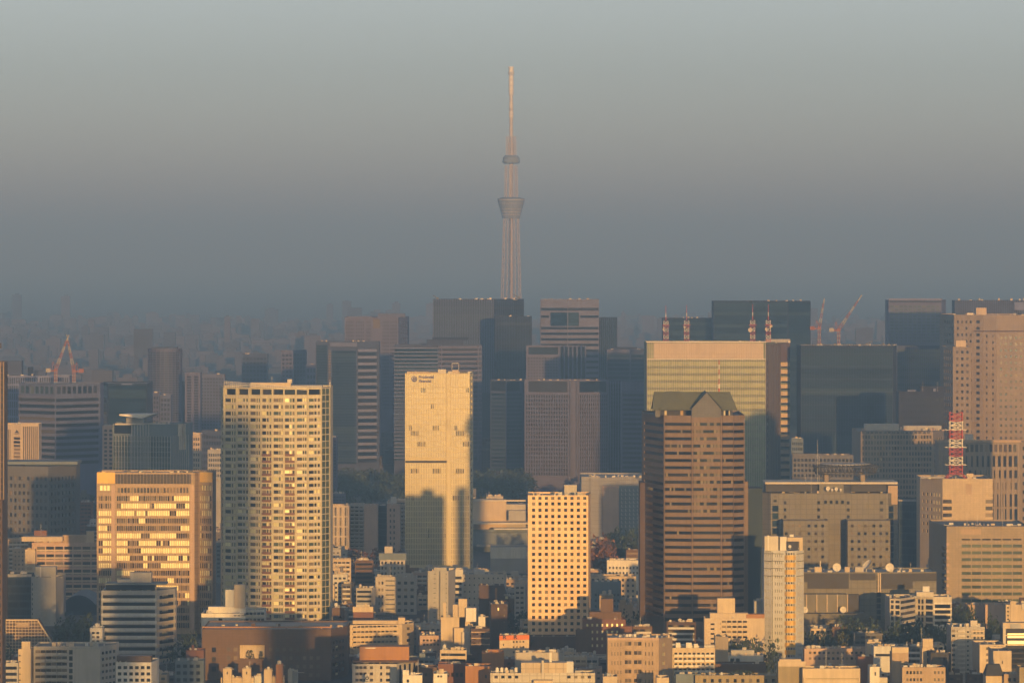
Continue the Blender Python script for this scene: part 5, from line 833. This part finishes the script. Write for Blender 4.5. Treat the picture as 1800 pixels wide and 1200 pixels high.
small('plain lit beige slab pair above the dark trees at the right', OB, 1732, 1768, 1062, 1110, 3550, 'pink_beige', [(1766.2,1767.6,1064,1108,1,1,.9,1,'glass_dark')], clut=2); small('tan slab in half shade beside the plain lit beige slab', OB, 1700, 1728, 1062, 1108, 3580, 'pink_beige', clut=2)
small('cream ribbed block with white flue boxes at the right edge', OB, 1768, 1815, 1062, 1102, 3500, 'cream', [(1770,1774,1064,1098,1,5,.8,.4,'glass_dark')], clut=3, pent=[(1776,1786,1056,1098,-1,2,'cream'),(1796,1815,1060,1072,-1,1,'offwhite')])
# the white framed office with a corner tower
D = 3500; b = Bld('framed_office', 'white framed office of dark ribbon windows with a taller corner tower', OB, [(1564,D-4),(1582,D-6),(1611,D+24),(1625,D+20),(1641,D+16),(1673,D+16)], 1049, 'offwhite', 26, 1130)
b.holes(0, 1565.5, 1571, 1051, 1132, 1, 8, .9, .68, .7, 'glass_dark').holes(0, 1573.5, 1581.5, 1051, 1132, 1, 8, .95, .68, .7, 'glass_dark').holes(1, 1583, 1610.5, 1051, 1132, 1, 8, .99, .5, .6, 'glass').holes(2, 1612, 1624, 1051, 1136, 2, 8, .8, .7, .7, 'glass_dark').holes(3, 1626, 1640, 1051, 1136, 1, 8, .93, .7, .7, 'glass_dark').holes(4, 1643, 1671, 1060, 1100, 1, 4, .97, .66, .7, 'glass_dark')
b.box('corner_tower', 1611, 1641, 1040, 1050, 10, 24, 'offwhite').bands(4, 1641, 1673, 1055, 1103, 5, 2.6, .4, 'white').box('roof_aerials', 1622, 1634, 1030, 1041, 14, 16, 'steel').clutter(5, 60).done()
# houses seen through the trees below the studio block
small('white two-tier house of square windows below the studio block', 'house', 1421, 1462, 1103, 1135, 3420, 'cream', [(1424,1460,1107,1114,4,1,.6,.8,'glass'),(1424,1460,1118,1124,4,1,.5,.6,'glass_bronze')], clut=8, side=-4); small('purple-brown gabled house with white dots right of the two-tier house', 'house', 1463, 1500, 1100, 1137, 3400, 'brown', [(1468,1494,1106,1130,3,3,.25,.3,'blind')], clut=4, side=14, side_d=14)
small('long low beige house row behind the cream parapet block', 'house', 1414, 1538, 1139, 1168, 3230, 'pink_beige', [(1420,1534,1143,1150,14,1,.5,.6,'glass'),(1420,1534,1153,1160,14,1,.5,.6,'glass_bronze')], clut=14); small('cream cube roof house on the end of the low beige row', 'house', 1524, 1549, 1127, 1168, 3200, 'cream', [(1534,1537,1130,1135,1,1,.8,.8,'glass_dark')], clut=3); small('pale grey stepped block with a dark floor line beside the cream cube house', OB, 1536, 1578, 1135, 1185, 3170, 'pale_grey', [(1538,1576,1148,1153,1,1,.96,.9,'glass_dark')], clut=5); small('red-brown small shed among the low houses', 'shed', 1508, 1535, 1153, 1172, 3120, 'brick', clut=2)
# ------------------------------------------------------------------ masts, cranes, dishes
def lattice_mast(name, label, px, ybase, ytop, D, w_, stripes=7, taper=1.0, thin_from=None, dishes=(), cat='mast', arms=0, group=None, d=0):
    z0, z1 = wz(ybase, D), wz(ytop, D); root = thing(name, label, cat, (wx(px, D), D+d, z0), group); H = z1-z0; zt = H if thin_from is None else H*thin_from
    n = stripes
    for k in range(n):
        a, c = zt*k/n, zt*(k+1)/n; m = MB(); col = ('red' if k % 2 == 0 else 'white') if n < 10 else ('red' if (n-1-k)//2 % 2 == 0 else 'white'); wa, wb = w_*(1-(1-taper)*k/n)/2, w_*(1-(1-taper)*(k+1)/n)/2
        for sx, sy in ((1,1),(1,-1),(-1,-1),(-1,1)): m.bar((sx*wa, sy*wa, a), (sx*wb, sy*wb, c), w_*.045+.05, col)
        for (s1, s2) in (((1,1),(1,-1)),((1,-1),(-1,-1)),((-1,-1),(-1,1)),((-1,1),(1,1))):
            m.bar((s1[0]*wa, s1[1]*wa, a), (s2[0]*wb, s2[1]*wb, c), w_*.03+.04, col); m.bar((s2[0]*wa, s2[1]*wa, a), (s1[0]*wb, s1[1]*wb, c), w_*.03+.04, col); m.bar((s1[0]*wa, s1[1]*wa, a), (s2[0]*wa, s2[1]*wa, a), w_*.03+.04, col)
        m.build('lattice_section', root)
    if thin_from:
        m = MB(); nn = 4
        for k in range(nn): m.cyl(0, 0, .42-.07*k, zt+(H-zt)*k/nn, zt+(H-zt)*(k+1)/nn, 'white' if k == 1 else 'red', 8)
        m.build('top_pole', root); m = MB(); m.box(-w_*.85, w_*.85, -w_*.85, w_*.85, zt*.78, zt*.80, 'red'); m.build('platform', root)
    for (dx, zz, r) in dishes:
        m = MB(); 
        for k in range(16): a, c = 2*pi*k/16, 2*pi*(k+1)/16; m.face([(dx, -w_*.7+.5, zz), (dx+r*cos(a), -w_*.7, zz+r*sin(a)), (dx+r*cos(c), -w_*.7, zz+r*sin(c))], 'offwhite'); m.face([(dx, -w_*.7+.55, zz), (dx+r*cos(a), -w_*.7+.06, zz+r*sin(a)), (dx+r*cos(c), -w_*.7+.06, zz+r*sin(c))], 'offwhite')
        m.bar((dx, -w_*.7+.5, zz), (0, -w_*.4, zz), .12, 'steel'); m.build('dish', root)
    for k in range(arms):
        zz = zt*(2.0+4*k)/n*.995+.1; m = MB(); m.bar((-w_*.85, -w_*.5, zz), (w_*.85, -w_*.5, zz), .22, 'white'); m.bar((-w_*.85, w_*.5, zz), (w_*.85, w_*.5, zz), .22, 'white'); m.build('cross_arm', root)
    return root
for px, yt, lab, ds in [(1170.5,537,'red and white roof mast at the left end of the green-gold tower',[(-2.5,12.5,1.0),(-2.2,14.5,.8)]),(1207,536,'red and white roof mast standing second along the green-gold tower',[(-2.2,15,1.1)]),(1323,535,'red and white roof mast with one big round dish facing out',[(-2.6,12,2.1)]),(1350.5,535,'red and white roof mast at the right end of the green-gold tower',[(-2.2,13,1.4),(2.6,16,1.5)])]:
    lattice_mast('roof_mast', lab, px, 601, yt, 5622, 4.4, 6, 1.0, .58, ds, group='roof masts of the green-gold tower')
D = 3425; root = thing('roof_pole', 'slim red and white pole on the green copper roof', 'mast', (wx(1263, D), D-9, wz(690, D))); H = wz(632, D)-wz(690, D); m = MB()
for k in range(7): m.cyl(0, 0, .45 if k < 2 else .28, H*k/7, H*(k+1)/7, 'red' if k % 2 == 0 else 'white', 8)
m.build('pole', root); m = MB(); m.box(-.9, .9, -.9, .9, H*2/7-.2, H*2/7, 'red'); m.build('platform', root)
r_ = lattice_mast('lattice_mast', 'large red and white lattice mast on the beige tiled block', 1680, 832, 724, 4216, 9.3, 14, 1.0, None, [], arms=3)
# splayed foot of the large mast
m = MB(); w_ = 9.3/2; hz = wz(823, 4216)-wz(840, 4216)
z0 = wz(840, 4216)-wz(832, 4216)
for sx in (-1, 1):
    for sy in (-1, 1): m.bar((sx*7.4, sy*7.4, z0), (sx*w_, sy*w_, .1), .42, 'red'); m.bar((sx*7.4, sy*7.4, z0), (0, sy*w_, .1), .2, 'red')
m.build('splayed_foot', r_)
def crane(label, px, ybase, ypiv, ytip, xtip, D, col='pink', cw=1):
    root = thing('tower_crane', label, 'crane', at(px, ybase, D)); H = wz(ypiv, D)-wz(ybase, D); m = MB(); w_ = 1.3
    for k in range(10):
        a, c = H*k/10, H*(k+1)/10; q = 'crane_red' if k % 3 else 'crane_white'
        for sx in (-1, 1):
            for sy in (-1, 1): m.bar((sx*w_, sy*w_, a), (sx*w_, sy*w_, c), .3, q)
            m.bar((-sx*w_, -w_, a), (sx*w_, -w_, c), .22, q)
    m.build('tower', root); dx, dz = wx(xtip, D)-wx(px, D), wz(ytip, D)-wz(ypiv, D); L = math.hypot(dx, dz); m = MB(); ux, uz = dx/L, dz/L; nx, nz = -uz, ux
    for k in range(12):
        a, c = L*k/12, L*(k+1)/12; ta, tc_ = 1.5*(1-k/14), 1.5*(1-(k+1)/14); q = 'crane_red' if (k//2) % 2 == 0 else 'crane_white'; P = lambda t, s_, y: (ux*t+nx*s_, y, H+1+uz*t+nz*s_)
        for y in (-1, 1): m.bar(P(a, ta, y), P(c, tc_, y), .26, q); m.bar(P(a, -ta, y), P(c, -tc_, y), .26, q); m.bar(P(a, ta, y), P(c, -tc_, y), .2, q); m.bar(P(a, -ta, y), P(c, tc_, y), .2, q)
    m.build('jib', root); s_ = -1 if dx > 0 else 1; m = MB(); m.box(min(0, s_*7), max(0, s_*7), -1.2, 1.2, H-.5, H+.9, 'crane_red'); m.build('counter_jib', root); m = MB(); m.box(s_*7-2.3, s_*7+2.3, -1.5, 1.5, H-1, H+2.6, 'crane_white' if cw else 'crane_red'); m.build('counterweight', root)
    m = MB(); m.box(-1.8, 1.8, -1.9, .5, H-.6, H+2.2, 'crane_red'); m.build('cab', root); m = MB(); ax = (s_*2.5, 0, H+9); m.bar((s_*3.5, -.8, H+.9), ax, .3, 'crane_red'); m.bar((0, -.8, H+1), ax, .3, 'crane_red'); m.bar(ax, (ux*L*.85+nx*1.2, 0, H+1+uz*L*.85), .1, 'dark_grey'); m.bar(ax, (s_*7, 0, H+1), .12, 'crane_red'); m.build('a_frame', root)
crane('left of two crossing red and white luffing cranes over the banded tower', 98, 672, 652, 590, 121, 5330); crane('right of two crossing red and white luffing cranes over the banded tower', 130, 672, 653, 590, 117, 5350, cw=0)
crane('near-upright red and white luffing crane on the navy tower', 1440, 607, 578, 526, 1449, 5625, cw=0); crane('long leaning red and white luffing crane on the navy tower', 1474, 607, 581, 520, 1515, 5620)
def roof_arm(label, px, py, D, x2, y2):
    root = thing('window_crane', label, 'crane', at(px, py, D)); m = MB(); m.box(-1.5, 1.5, -1, 1, -.5, 1.5, 'dark_grey'); m.build('base', root); m = MB(); m.bar((0, 0, 1), (wx(x2, D)-wx(px, D), 0, wz(y2, D)-wz(py, D)), .5, 'dark_grey'); m.build('arm', root)
roof_arm('small dark window-washing arm at the left roof corner of the pinstriped tower', 769, 525, 6705, 761, 519); roof_arm('small dark window-washing arm in front of the broadcasting tower', 912, 524, 6730, 903, 518); roof_arm('small dark window-washing arm on the roof of the navy crane tower', 1524, 606, 5605, 1534, 599)
def dish(label, px, py, D, r, yaw, pitch, group='roof satellite dishes'):
    """bowl on a post; yaw 0 looks at the viewer, pitch tips it up"""
    root = thing('satellite_dish', label, 'satellite dish', at(px, py, D), group); m = MB(); n, rings = 20, 4; dp = r*.32
    for f, off in (('white', 0), ('pale_grey', .12)):
        for j in range(rings):
            ra, rb = r*j/rings, r*(j+1)/rings; ya, yb_ = dp*(1-(ra/r)**2)+off, dp*(1-(rb/r)**2)+off
            for k in range(n):
                a, c = 2*pi*k/n, 2*pi*(k+1)/n; m.face([(ra*cos(a), ya, ra*sin(a)), (rb*cos(a), yb_, rb*sin(a)), (rb*cos(c), yb_, rb*sin(c)), (ra*cos(c), ya, ra*sin(c))], f)
    o = m.build('bowl', root, (0, 0, r*1.15)); o.rotation_euler = (-R(pitch), 0, R(yaw)); m = MB()
    for k in range(3): a = 2*pi*k/3+.5; m.bar((r*.9*cos(a), 0, r*.9*sin(a)), (0, -r*.75, 0), .05, 'steel')
    m.cyl(0, -r*.75, .18, -.2, .2, 'steel', 8); f = m.build('feed_horn', root, (0, 0, r*1.15)); f.rotation_euler = o.rotation_euler
    m = MB(); m.cyl(0, dp+.5, .25, -.3, r*1.1, 'steel', 8); m.box(-.7, .7, dp-.2, dp+1.2, -.5, -.25, 'grey'); m.bar((0, dp+.5, r*1.1), (0, dp, r*1.15), .2, 'steel'); m.build('post', root)
dish('round white dish facing out over the louvred studio roof, left of two', 1471, 1005, 3612, 2.7, 6, 14); dish('white dish seen edge-on tipped to the sky on the studio roof', 1523, 1005, 3614, 4.2, -66, 38); dish('round white dish near the right end of the studio roof', 1564, 1005, 3612, 2.7, -10, 14); dish('small tilted white dish right of the round ones on the studio roof', 1583, 1006, 3612, 1.7, -70, 35)
dish('white dish on the lower studio roof beside the slim tower', 1415, 1078, 3580, 2.1, 25, 16); dish('white dish on the lower studio roof below the grey rib wall', 1482, 1077.5, 3580, 2.1, 4, 14)
for px, r, l in ((1455.5, 1.5, 'largest of four little dishes on the stair core under the helipad'), (1463, .8, 'second of four little dishes under the helipad'), (1470, 1.25, 'third of four little dishes under the helipad'), (1478, .8, 'fourth of four little dishes under the helipad')): dish(l, px, 862.5, 3997, r, 5, 10, 'little dishes under the helipad')
dish('small white dish on the dark crown box of the slim white tower', 1388.5, 963, 3289, .9, 8, 10, 'roof satellite dishes')
# ------------------------------------------------------------------ trees near the viewer
def crown_mesh(seed, key, n=900):
    r = random.Random(seed); mb = MB(); cl = [(r.uniform(-.62, .62), r.uniform(-.62, .62), r.uniform(.35, .9), r.uniform(.22, .42)) for _ in range(13)]
    for k in range(n):
        cx, cy_, cz, cr = r.choice(cl); d = np.array([r.gauss(0, 1) for _ in range(3)]); d /= np.linalg.norm(d); c = np.array((cx, cy_, cz))+d*cr*r.random()**.35; u = np.array([r.gauss(0, 1) for _ in range(3)]); u /= np.linalg.norm(u); v = np.cross(u, [r.gauss(0, 1) for _ in range(3)]); v /= np.linalg.norm(v)+1e-6; s_ = r.uniform(.035, .075)
        mb.face([c-u*s_, c+v*s_*.6, c+u*s_, c-v*s_*.6], key)
    return mb.mesh('crown')
def trunk_mesh(seed):
    r = random.Random(seed); mb = MB(); mb.cyl(0, 0, .05, -.02, .45, 'bark', 8, .035)
    for k in range(6): a = r.uniform(0, 2*pi); mb.bar((0, 0, r.uniform(.25, .44)), (.5*cos(a), .5*sin(a), r.uniform(.55, .8)), .016, 'bark', 5)
    return mb.mesh('trunk')
CROWN = {k: [crown_mesh(s_+i*7, 'leaf_'+k) for i in range(3)] for s_, k in ((1, 'dark'), (2, 'olive'), (3, 'rust'))}; TRUNK = [trunk_mesh(i) for i in range(2)]
def tree(label, px, D, h, key='dark', wide=.8, seed=0, group='trees among the low houses'):
    root = thing('tree', label, 'tree', (wx(px, D), D, 0), group)
    for nm, me in (('trunk', TRUNK[seed % 2]), ('crown', CROWN[key][seed % 3])):
        o = link(nm, me, root); o.scale = (h*wide, h*wide, h); o.rotation_euler = (0, 0, seed*1.7)
TREES = [(1662,3330,20,'dark','behind the dark hut'),(1645,3345,17,'dark','left of the tan-grey stacked balconies'),(1651,3300,15,'olive','between the framed office and the stacked balconies'),(1690,3560,17,'dark','below the notched balconies of the ribbon block'),(1705,3540,16,'dark','under the half-shaded tan slab'),(1742,3420,19,'dark','before the plain lit beige slab'),(1752,3400,17,'dark','behind the cream low block'),(1735,3380,15,'olive','right of the stacked balconies'),
    (1100,3480,15,'dark','behind the stepped red-brown block'),(1112,3500,17,'dark','at the foot of the gabled tower'),(1118,3470,13,'olive','right of the stepped red-brown block'),(1118,4330,33,'dark','tallest one behind the small white office'),(1095,4380,24,'dark','left of the tall one behind the small white office'),(1052,4300,20,'rust','beside the right edge of the punched tower'),(1044,4250,26,'rust','touching the right edge of the punched tower'),
    (1318,3230,17,'dark','under the balcony tiers'),(1330,3225,19,'dark','left of the slim white tower'),(1446,3330,17,'dark','below the two-tier white house'),(1432,3340,15,'dark','right of the foot of the slim tower'),(1508,3400,20,'dark','right of the purple-brown gabled house'),(1548,3400,18,'dark','left of the framed office foot'),(1590,3400,16,'dark','under the framed office'),(1606,3390,19,'dark','below the curved side of the framed office'),(1624,3380,17,'dark','below the corner tower of the framed office'),
    (120,3420,17,'dark','before the long vaulted hall'),(138,3440,19,'dark','between the grey slab and the banded office'),(150,3400,14,'dark','left of the white stepped house'),(12,3250,14,'dark','at the left edge below the lattice hall'),(320,3330,15,'dark','under the gold office block'),(1480,3360,13,'olive','below the purple-brown gabled house'),(1560,3240,12,'olive','behind the tan stair tower'),(905,3440,12,'olive','left of the foot of the punched tower'),(915,3600,14,'dark','beside the sloping brown-black block')]
KIND = {'dark': 'dark bushy tree ', 'olive': 'olive leafy tree ', 'rust': 'rust-red autumn tree '}
for i, (px, D, h, k, where) in enumerate(TREES): tree(KIND[k]+where, px, D, h+8, k, .62, i)
# ------------------------------------------------------------------ filling-in of the low city between the buildings placed by hand
LM = [(35,640,'the sliver tower at the left edge'),(105,745,'the lit and dim banded tower'),(110,1000,'the lit ochre loggia block'),(60,1110,'the golden lattice hall'),(135,1165,'the shaded loggia apartments'),(245,1090,'the banded office in shade'),(270,960,'the gold office block'),(330,1100,'the foot of the gold office block'),(480,1150,'the wide brown block'),(480,880,'the tall residential tower'),(410,1060,'the white apartment house with a lit stair tower'),
    (640,920,'the lit residential slabs'),(590,1040,'the right foot of the residential tower'),(770,900,'the white finned tower'),(700,1040,'the grey-green apartment tower'),(775,1045,'the tall grey twin slab'),(850,1040,'the dotted white block'),(670,1115,'the long beige balcony apartments'),(800,1100,'the lit white house cluster'),(775,1130,'the long pink-beige apartment row'),(905,1130,'the orange letter sign'),(980,1000,'the white punched tower'),(960,1180,'the pale panel factory'),(680,1170,'the brown penthouse office'),(840,1180,'the orange stucco house'),
    (1060,1110,'the stepped red-brown block'),(1125,1160,'the brown brick apartments'),(1080,1030,'the cream lit office pair'),(1220,920,'the gabled tower'),(1210,1110,'the foot of the gabled tower'),(1220,1160,'the chequered apartments'),(1290,1110,'the balcony tiers with a roof tower'),(1377,1050,'the slim white tower'),(1480,940,'the helipad block'),(1460,1040,'the louvred studio block'),(1480,1120,'the purple-brown gabled house'),(1460,1180,'the cream parapet block'),(1620,1080,'the white framed office'),(1700,880,'the beige mast block'),(1730,990,'the green ribbon block'),(1700,1130,'the stacked pale balconies'),(1625,1180,'the ochre window-pair block'),(1750,1170,'the dark hipped roof'),(1780,1120,'the black framed block')]
COLN = {'white':'white','offwhite':'off-white','cream':'cream','beige':'beige','tan':'tan','grey':'grey','pale_grey':'pale grey','concrete':'concrete-grey','brown':'brown','dark_brown':'dark brown','pink_beige':'pinkish','blue_grey':'blue-grey','ochre':'ochre','brick':'brick-red','dark_grey':'dark grey'}
frg = random.Random(21); placed = []; nfill = 0
foot = [(wx(a, d)-2, wx(c, d)+2, d-14, d+34) for a, c, yt, yb, d in EXPL]
def fill_city():
    global nfill
    bands_ = [(3080, 3400, 500), (3400, 3700, 800), (3700, 4100, 800), (4100, 4700, 500), (4700, 5300, 250)]
    for (d0, d1, tries) in bands_:
        for _ in range(tries):
            D = frg.uniform(d0, d1); px = frg.uniform(-10, 1810); w_ = frg.uniform(8, 20); x = wx(px, D); dep = frg.uniform(10, 18); h = frg.choice((10, 13, 16, 20, 24, 28, 33))*frg.uniform(.9, 1.15)
            pw = w_/2*F/D; x0, x1 = px-pw, px+pw; yt = HY+F*(EYE-h)/D
            lim = 0
            for a, c, t_, b_, d in EXPL:
                if d > D and a < x1 and c > x0: lim = max(lim, b_)
            if yt < lim:                                     # do not rise in front of what must stay visible
                h2 = EYE-(lim-HY)*D/F
                if h2 < 7: continue
                h = h2*frg.uniform(.82, .99); yt = HY+F*(EYE-h)/D
            if yt > 1198: continue
            cov = sum(max(0, min(c, x1)-max(a, x0)) for a, c, t_, b_, d in EXPL if d < D and t_ < yt+1)
            if cov > .8*(x1-x0): continue                    # wholly hidden
            if any(x-w_/2 < B and x+w_/2 > A and D < q and D+dep > p for A, B, p, q in foot+placed): continue
            if any(abs(px-t[0]) < pw+12 and abs(D-t[1]) < 22 for t in TREES): continue
            placed.append((x-w_/2-.8, x+w_/2+.8, D-1, D+dep+1)); nfill += 1
            col = frg.choice(('offwhite','cream','beige','tan','grey','pale_grey','concrete','brown','dark_brown','pink_beige','blue_grey','brick','dark_grey','grey','tan','brown','concrete','dark_grey')); fl = max(2, int(h/3.2)); rf = frg.random(); kind = 'house' if h < 11 else 'apartment block' if frg.random() < .6 else 'office block'
            lx, ly, ln = min(LM, key=lambda q: (q[0]-px)**2+((q[1]-yt-8)*1.3)**2); dx, dy = px-lx, yt+8-ly
            rel = ('right of' if dx > 0 else 'left of') if abs(dx) > abs(dy) else ('below' if dy > 0 else 'above')
            feat = 'with a roof tank' if rf < .3 else 'with a stair hut on its roof' if rf < .6 else 'with a roof aerial' if rf < .8 else 'with a bare flat roof'
            size = 'narrow' if w_ < 12 else 'broad' if w_ > 16 else 'mid-sized'
            lab = f'{size} {COLN[col]} {kind} {feat} {rel} {ln}'.replace('apartment block', 'apartments')
            if len(lab.split()) > 16: lab = lab.replace(' with a bare flat roof', ', flat-roofed,').replace(' with a stair hut on its roof', ' with a stair hut').replace('mid-sized ', '')
            if lab in LABELS: lab = lab.replace(COLN[col]+' ', f'{COLN[col]} {fl}-storey ', 1)
            if lab in LABELS or len(lab.split()) > 16: continue
            sd = frg.choice((0, 0, 5, -5)); b = Bld('city_house' if kind == 'house' else 'city_block', lab, kind.split()[0] if kind == 'house' else 'building', ([(x0, D), (x1, D+frg.uniform(-2, 2))] if sd == 0 else [(x0, D), (x1-sd, D), (x1, D+9)] if sd > 0 else [(x0, D+9), (x0-sd, D), (x1, D)]), yt, col, dep, 1200, roof=frg.choice(('roof', 'roof_pale', 'roof_dark')), parapet=frg.choice((.4, .9, 1.1)))
            EXPL.pop(); fi = 1 if sd < 0 else 0; a, c = b.chain[fi][0], b.chain[fi+1][0]; yg = min(HY+F*(EYE-1.5)/D, yt+70); n = max(2, int((c-a)*D/F/3)); m = max(1, int((yg-yt-4)*D/F/3.2)); st = frg.random()
            yg = yt+3+m*3.2*F/D; 
            if yg > HY+F*(EYE-.5)/D: m = max(1, m-1); yg = yt+3+m*3.2*F/D
            gl = frg.choice(('glass', 'glass', 'glass_dark', 'glass_bronze'))
            if st < .38: b.holes(fi, a+1.5, c-1.5, yt+3, yg, n, m, frg.uniform(.4, .7), frg.uniform(.35, .5), .3, gl, 'window')
            elif st < .78: b.holes(fi, a+1.5, c-1.5, yt+3, yg, n, m, .8, .55, .8, gl, 'window'); b.balconies(fi, a+1.5, c-1.5, yt+3, yg, 1, m, .38, 1.1, frg.choice(('offwhite', 'pale_grey', col)))
            else: b.holes(fi, a+1, c-1, yt+3, yg, 1, m, .95, .45, .4, gl, 'window_band')
            p0 = frg.uniform(a+2, (a+c)/2)
            if rf < .3: b.tank(p0+3, frg.uniform(.8, 1.3), frg.uniform(1.2, 2), 5, frg.choice(('offwhite', 'white', 'pale_grey')))
            elif rf < .6: b.box('stair_hut', p0, p0+frg.uniform(8, 14), yt-frg.uniform(6, 10), yt+2, 2, 7, col)
            elif rf < .8: b.aerial(p0+2, frg.uniform(4, 8))
            if frg.random() < .4: b.rail(1.0, frg.choice(('steel', 'grey', 'dark_grey')))
            b.clutter(frg.randint(3, 8), int(px+D)).done()
fill_city()
# ------------------------------------------------------------------ added towers, unseen outside the frame, placed to throw the long evening shadows
def shade_tower(label, px_like, D, w_, h, dep=28):
    x = px_like; b = MB(); root = thing('office_tower', label, 'office tower', (x, D, 0)); b.box(-w_/2, w_/2, 0, dep, 0, h, 'concrete'); b.build('wall', root); m = MB()
    for k in range(int(h/3.8)):
        z = 3+k*3.8
        if z+2 < h: m.box(-w_/2+.6, w_/2-.6, -.12, -.01, z, z+1.9, 'glass')
    tag(m.build('window_band', root), None, None, None, 'stuff'); m = MB(); m.box(-w_/4, w_/4, 4, dep-6, h, h+5, 'grey'); m.build('penthouse', root)
SHADE = [('tall concrete tower outside the view whose shadow lies on the loggia apartments', 98, 700, 49, 144), ('slim concrete tower outside the view whose shadow lies on the dark blue block', 101.5, 760, 25, 176),
    ('concrete tower outside the view whose shadow lies on the banded office', 117, 950, 35, 165), ('very tall concrete tower outside the view whose shadow lies on the convex residential tower', 144.6, 1330, 27, 247), ('concrete tower past the right edge of the view whose shadow lies on the green-gold tower', 430, 4300, 42, 146)]
for lab, x, D, w_, h in SHADE: shade_tower(lab, x, D, w_, h)
# ------------------------------------------------------------------ air
hm = bpy.data.materials.new('haze'); hm.use_nodes = True; n_ = hm.node_tree; n_.nodes.remove(n_.nodes['Principled BSDF'])
pv = n_.nodes.new('ShaderNodeVolumePrincipled'); pv.inputs['Color'].default_value = (*HAZE_COL, 1); pv.inputs['Density'].default_value = HAZE_DENS; pv.inputs['Absorption Color'].default_value = (*HAZE_ABS, 1); pv.inputs['Anisotropy'].default_value = HAZE_G
n_.links.new(pv.outputs[0], n_.nodes['Material Output'].inputs['Volume'])
me = bpy.data.meshes.new('haze'); X_, Y0, Y1, Z0, Z1 = 10000, -1500, 100000, -1.6, 650
me.from_pydata([(x, y, z) for x in (-X_, X_) for y in (Y0, Y1) for z in (Z0, Z1)], [], [(0,1,3,2),(4,6,7,5),(0,4,5,1),(2,3,7,6),(0,2,6,4),(1,5,7,3)]); me.materials.append(hm)
tag(link('haze', me), 'thin evening haze over the whole city', 'haze', None, 'stuff')
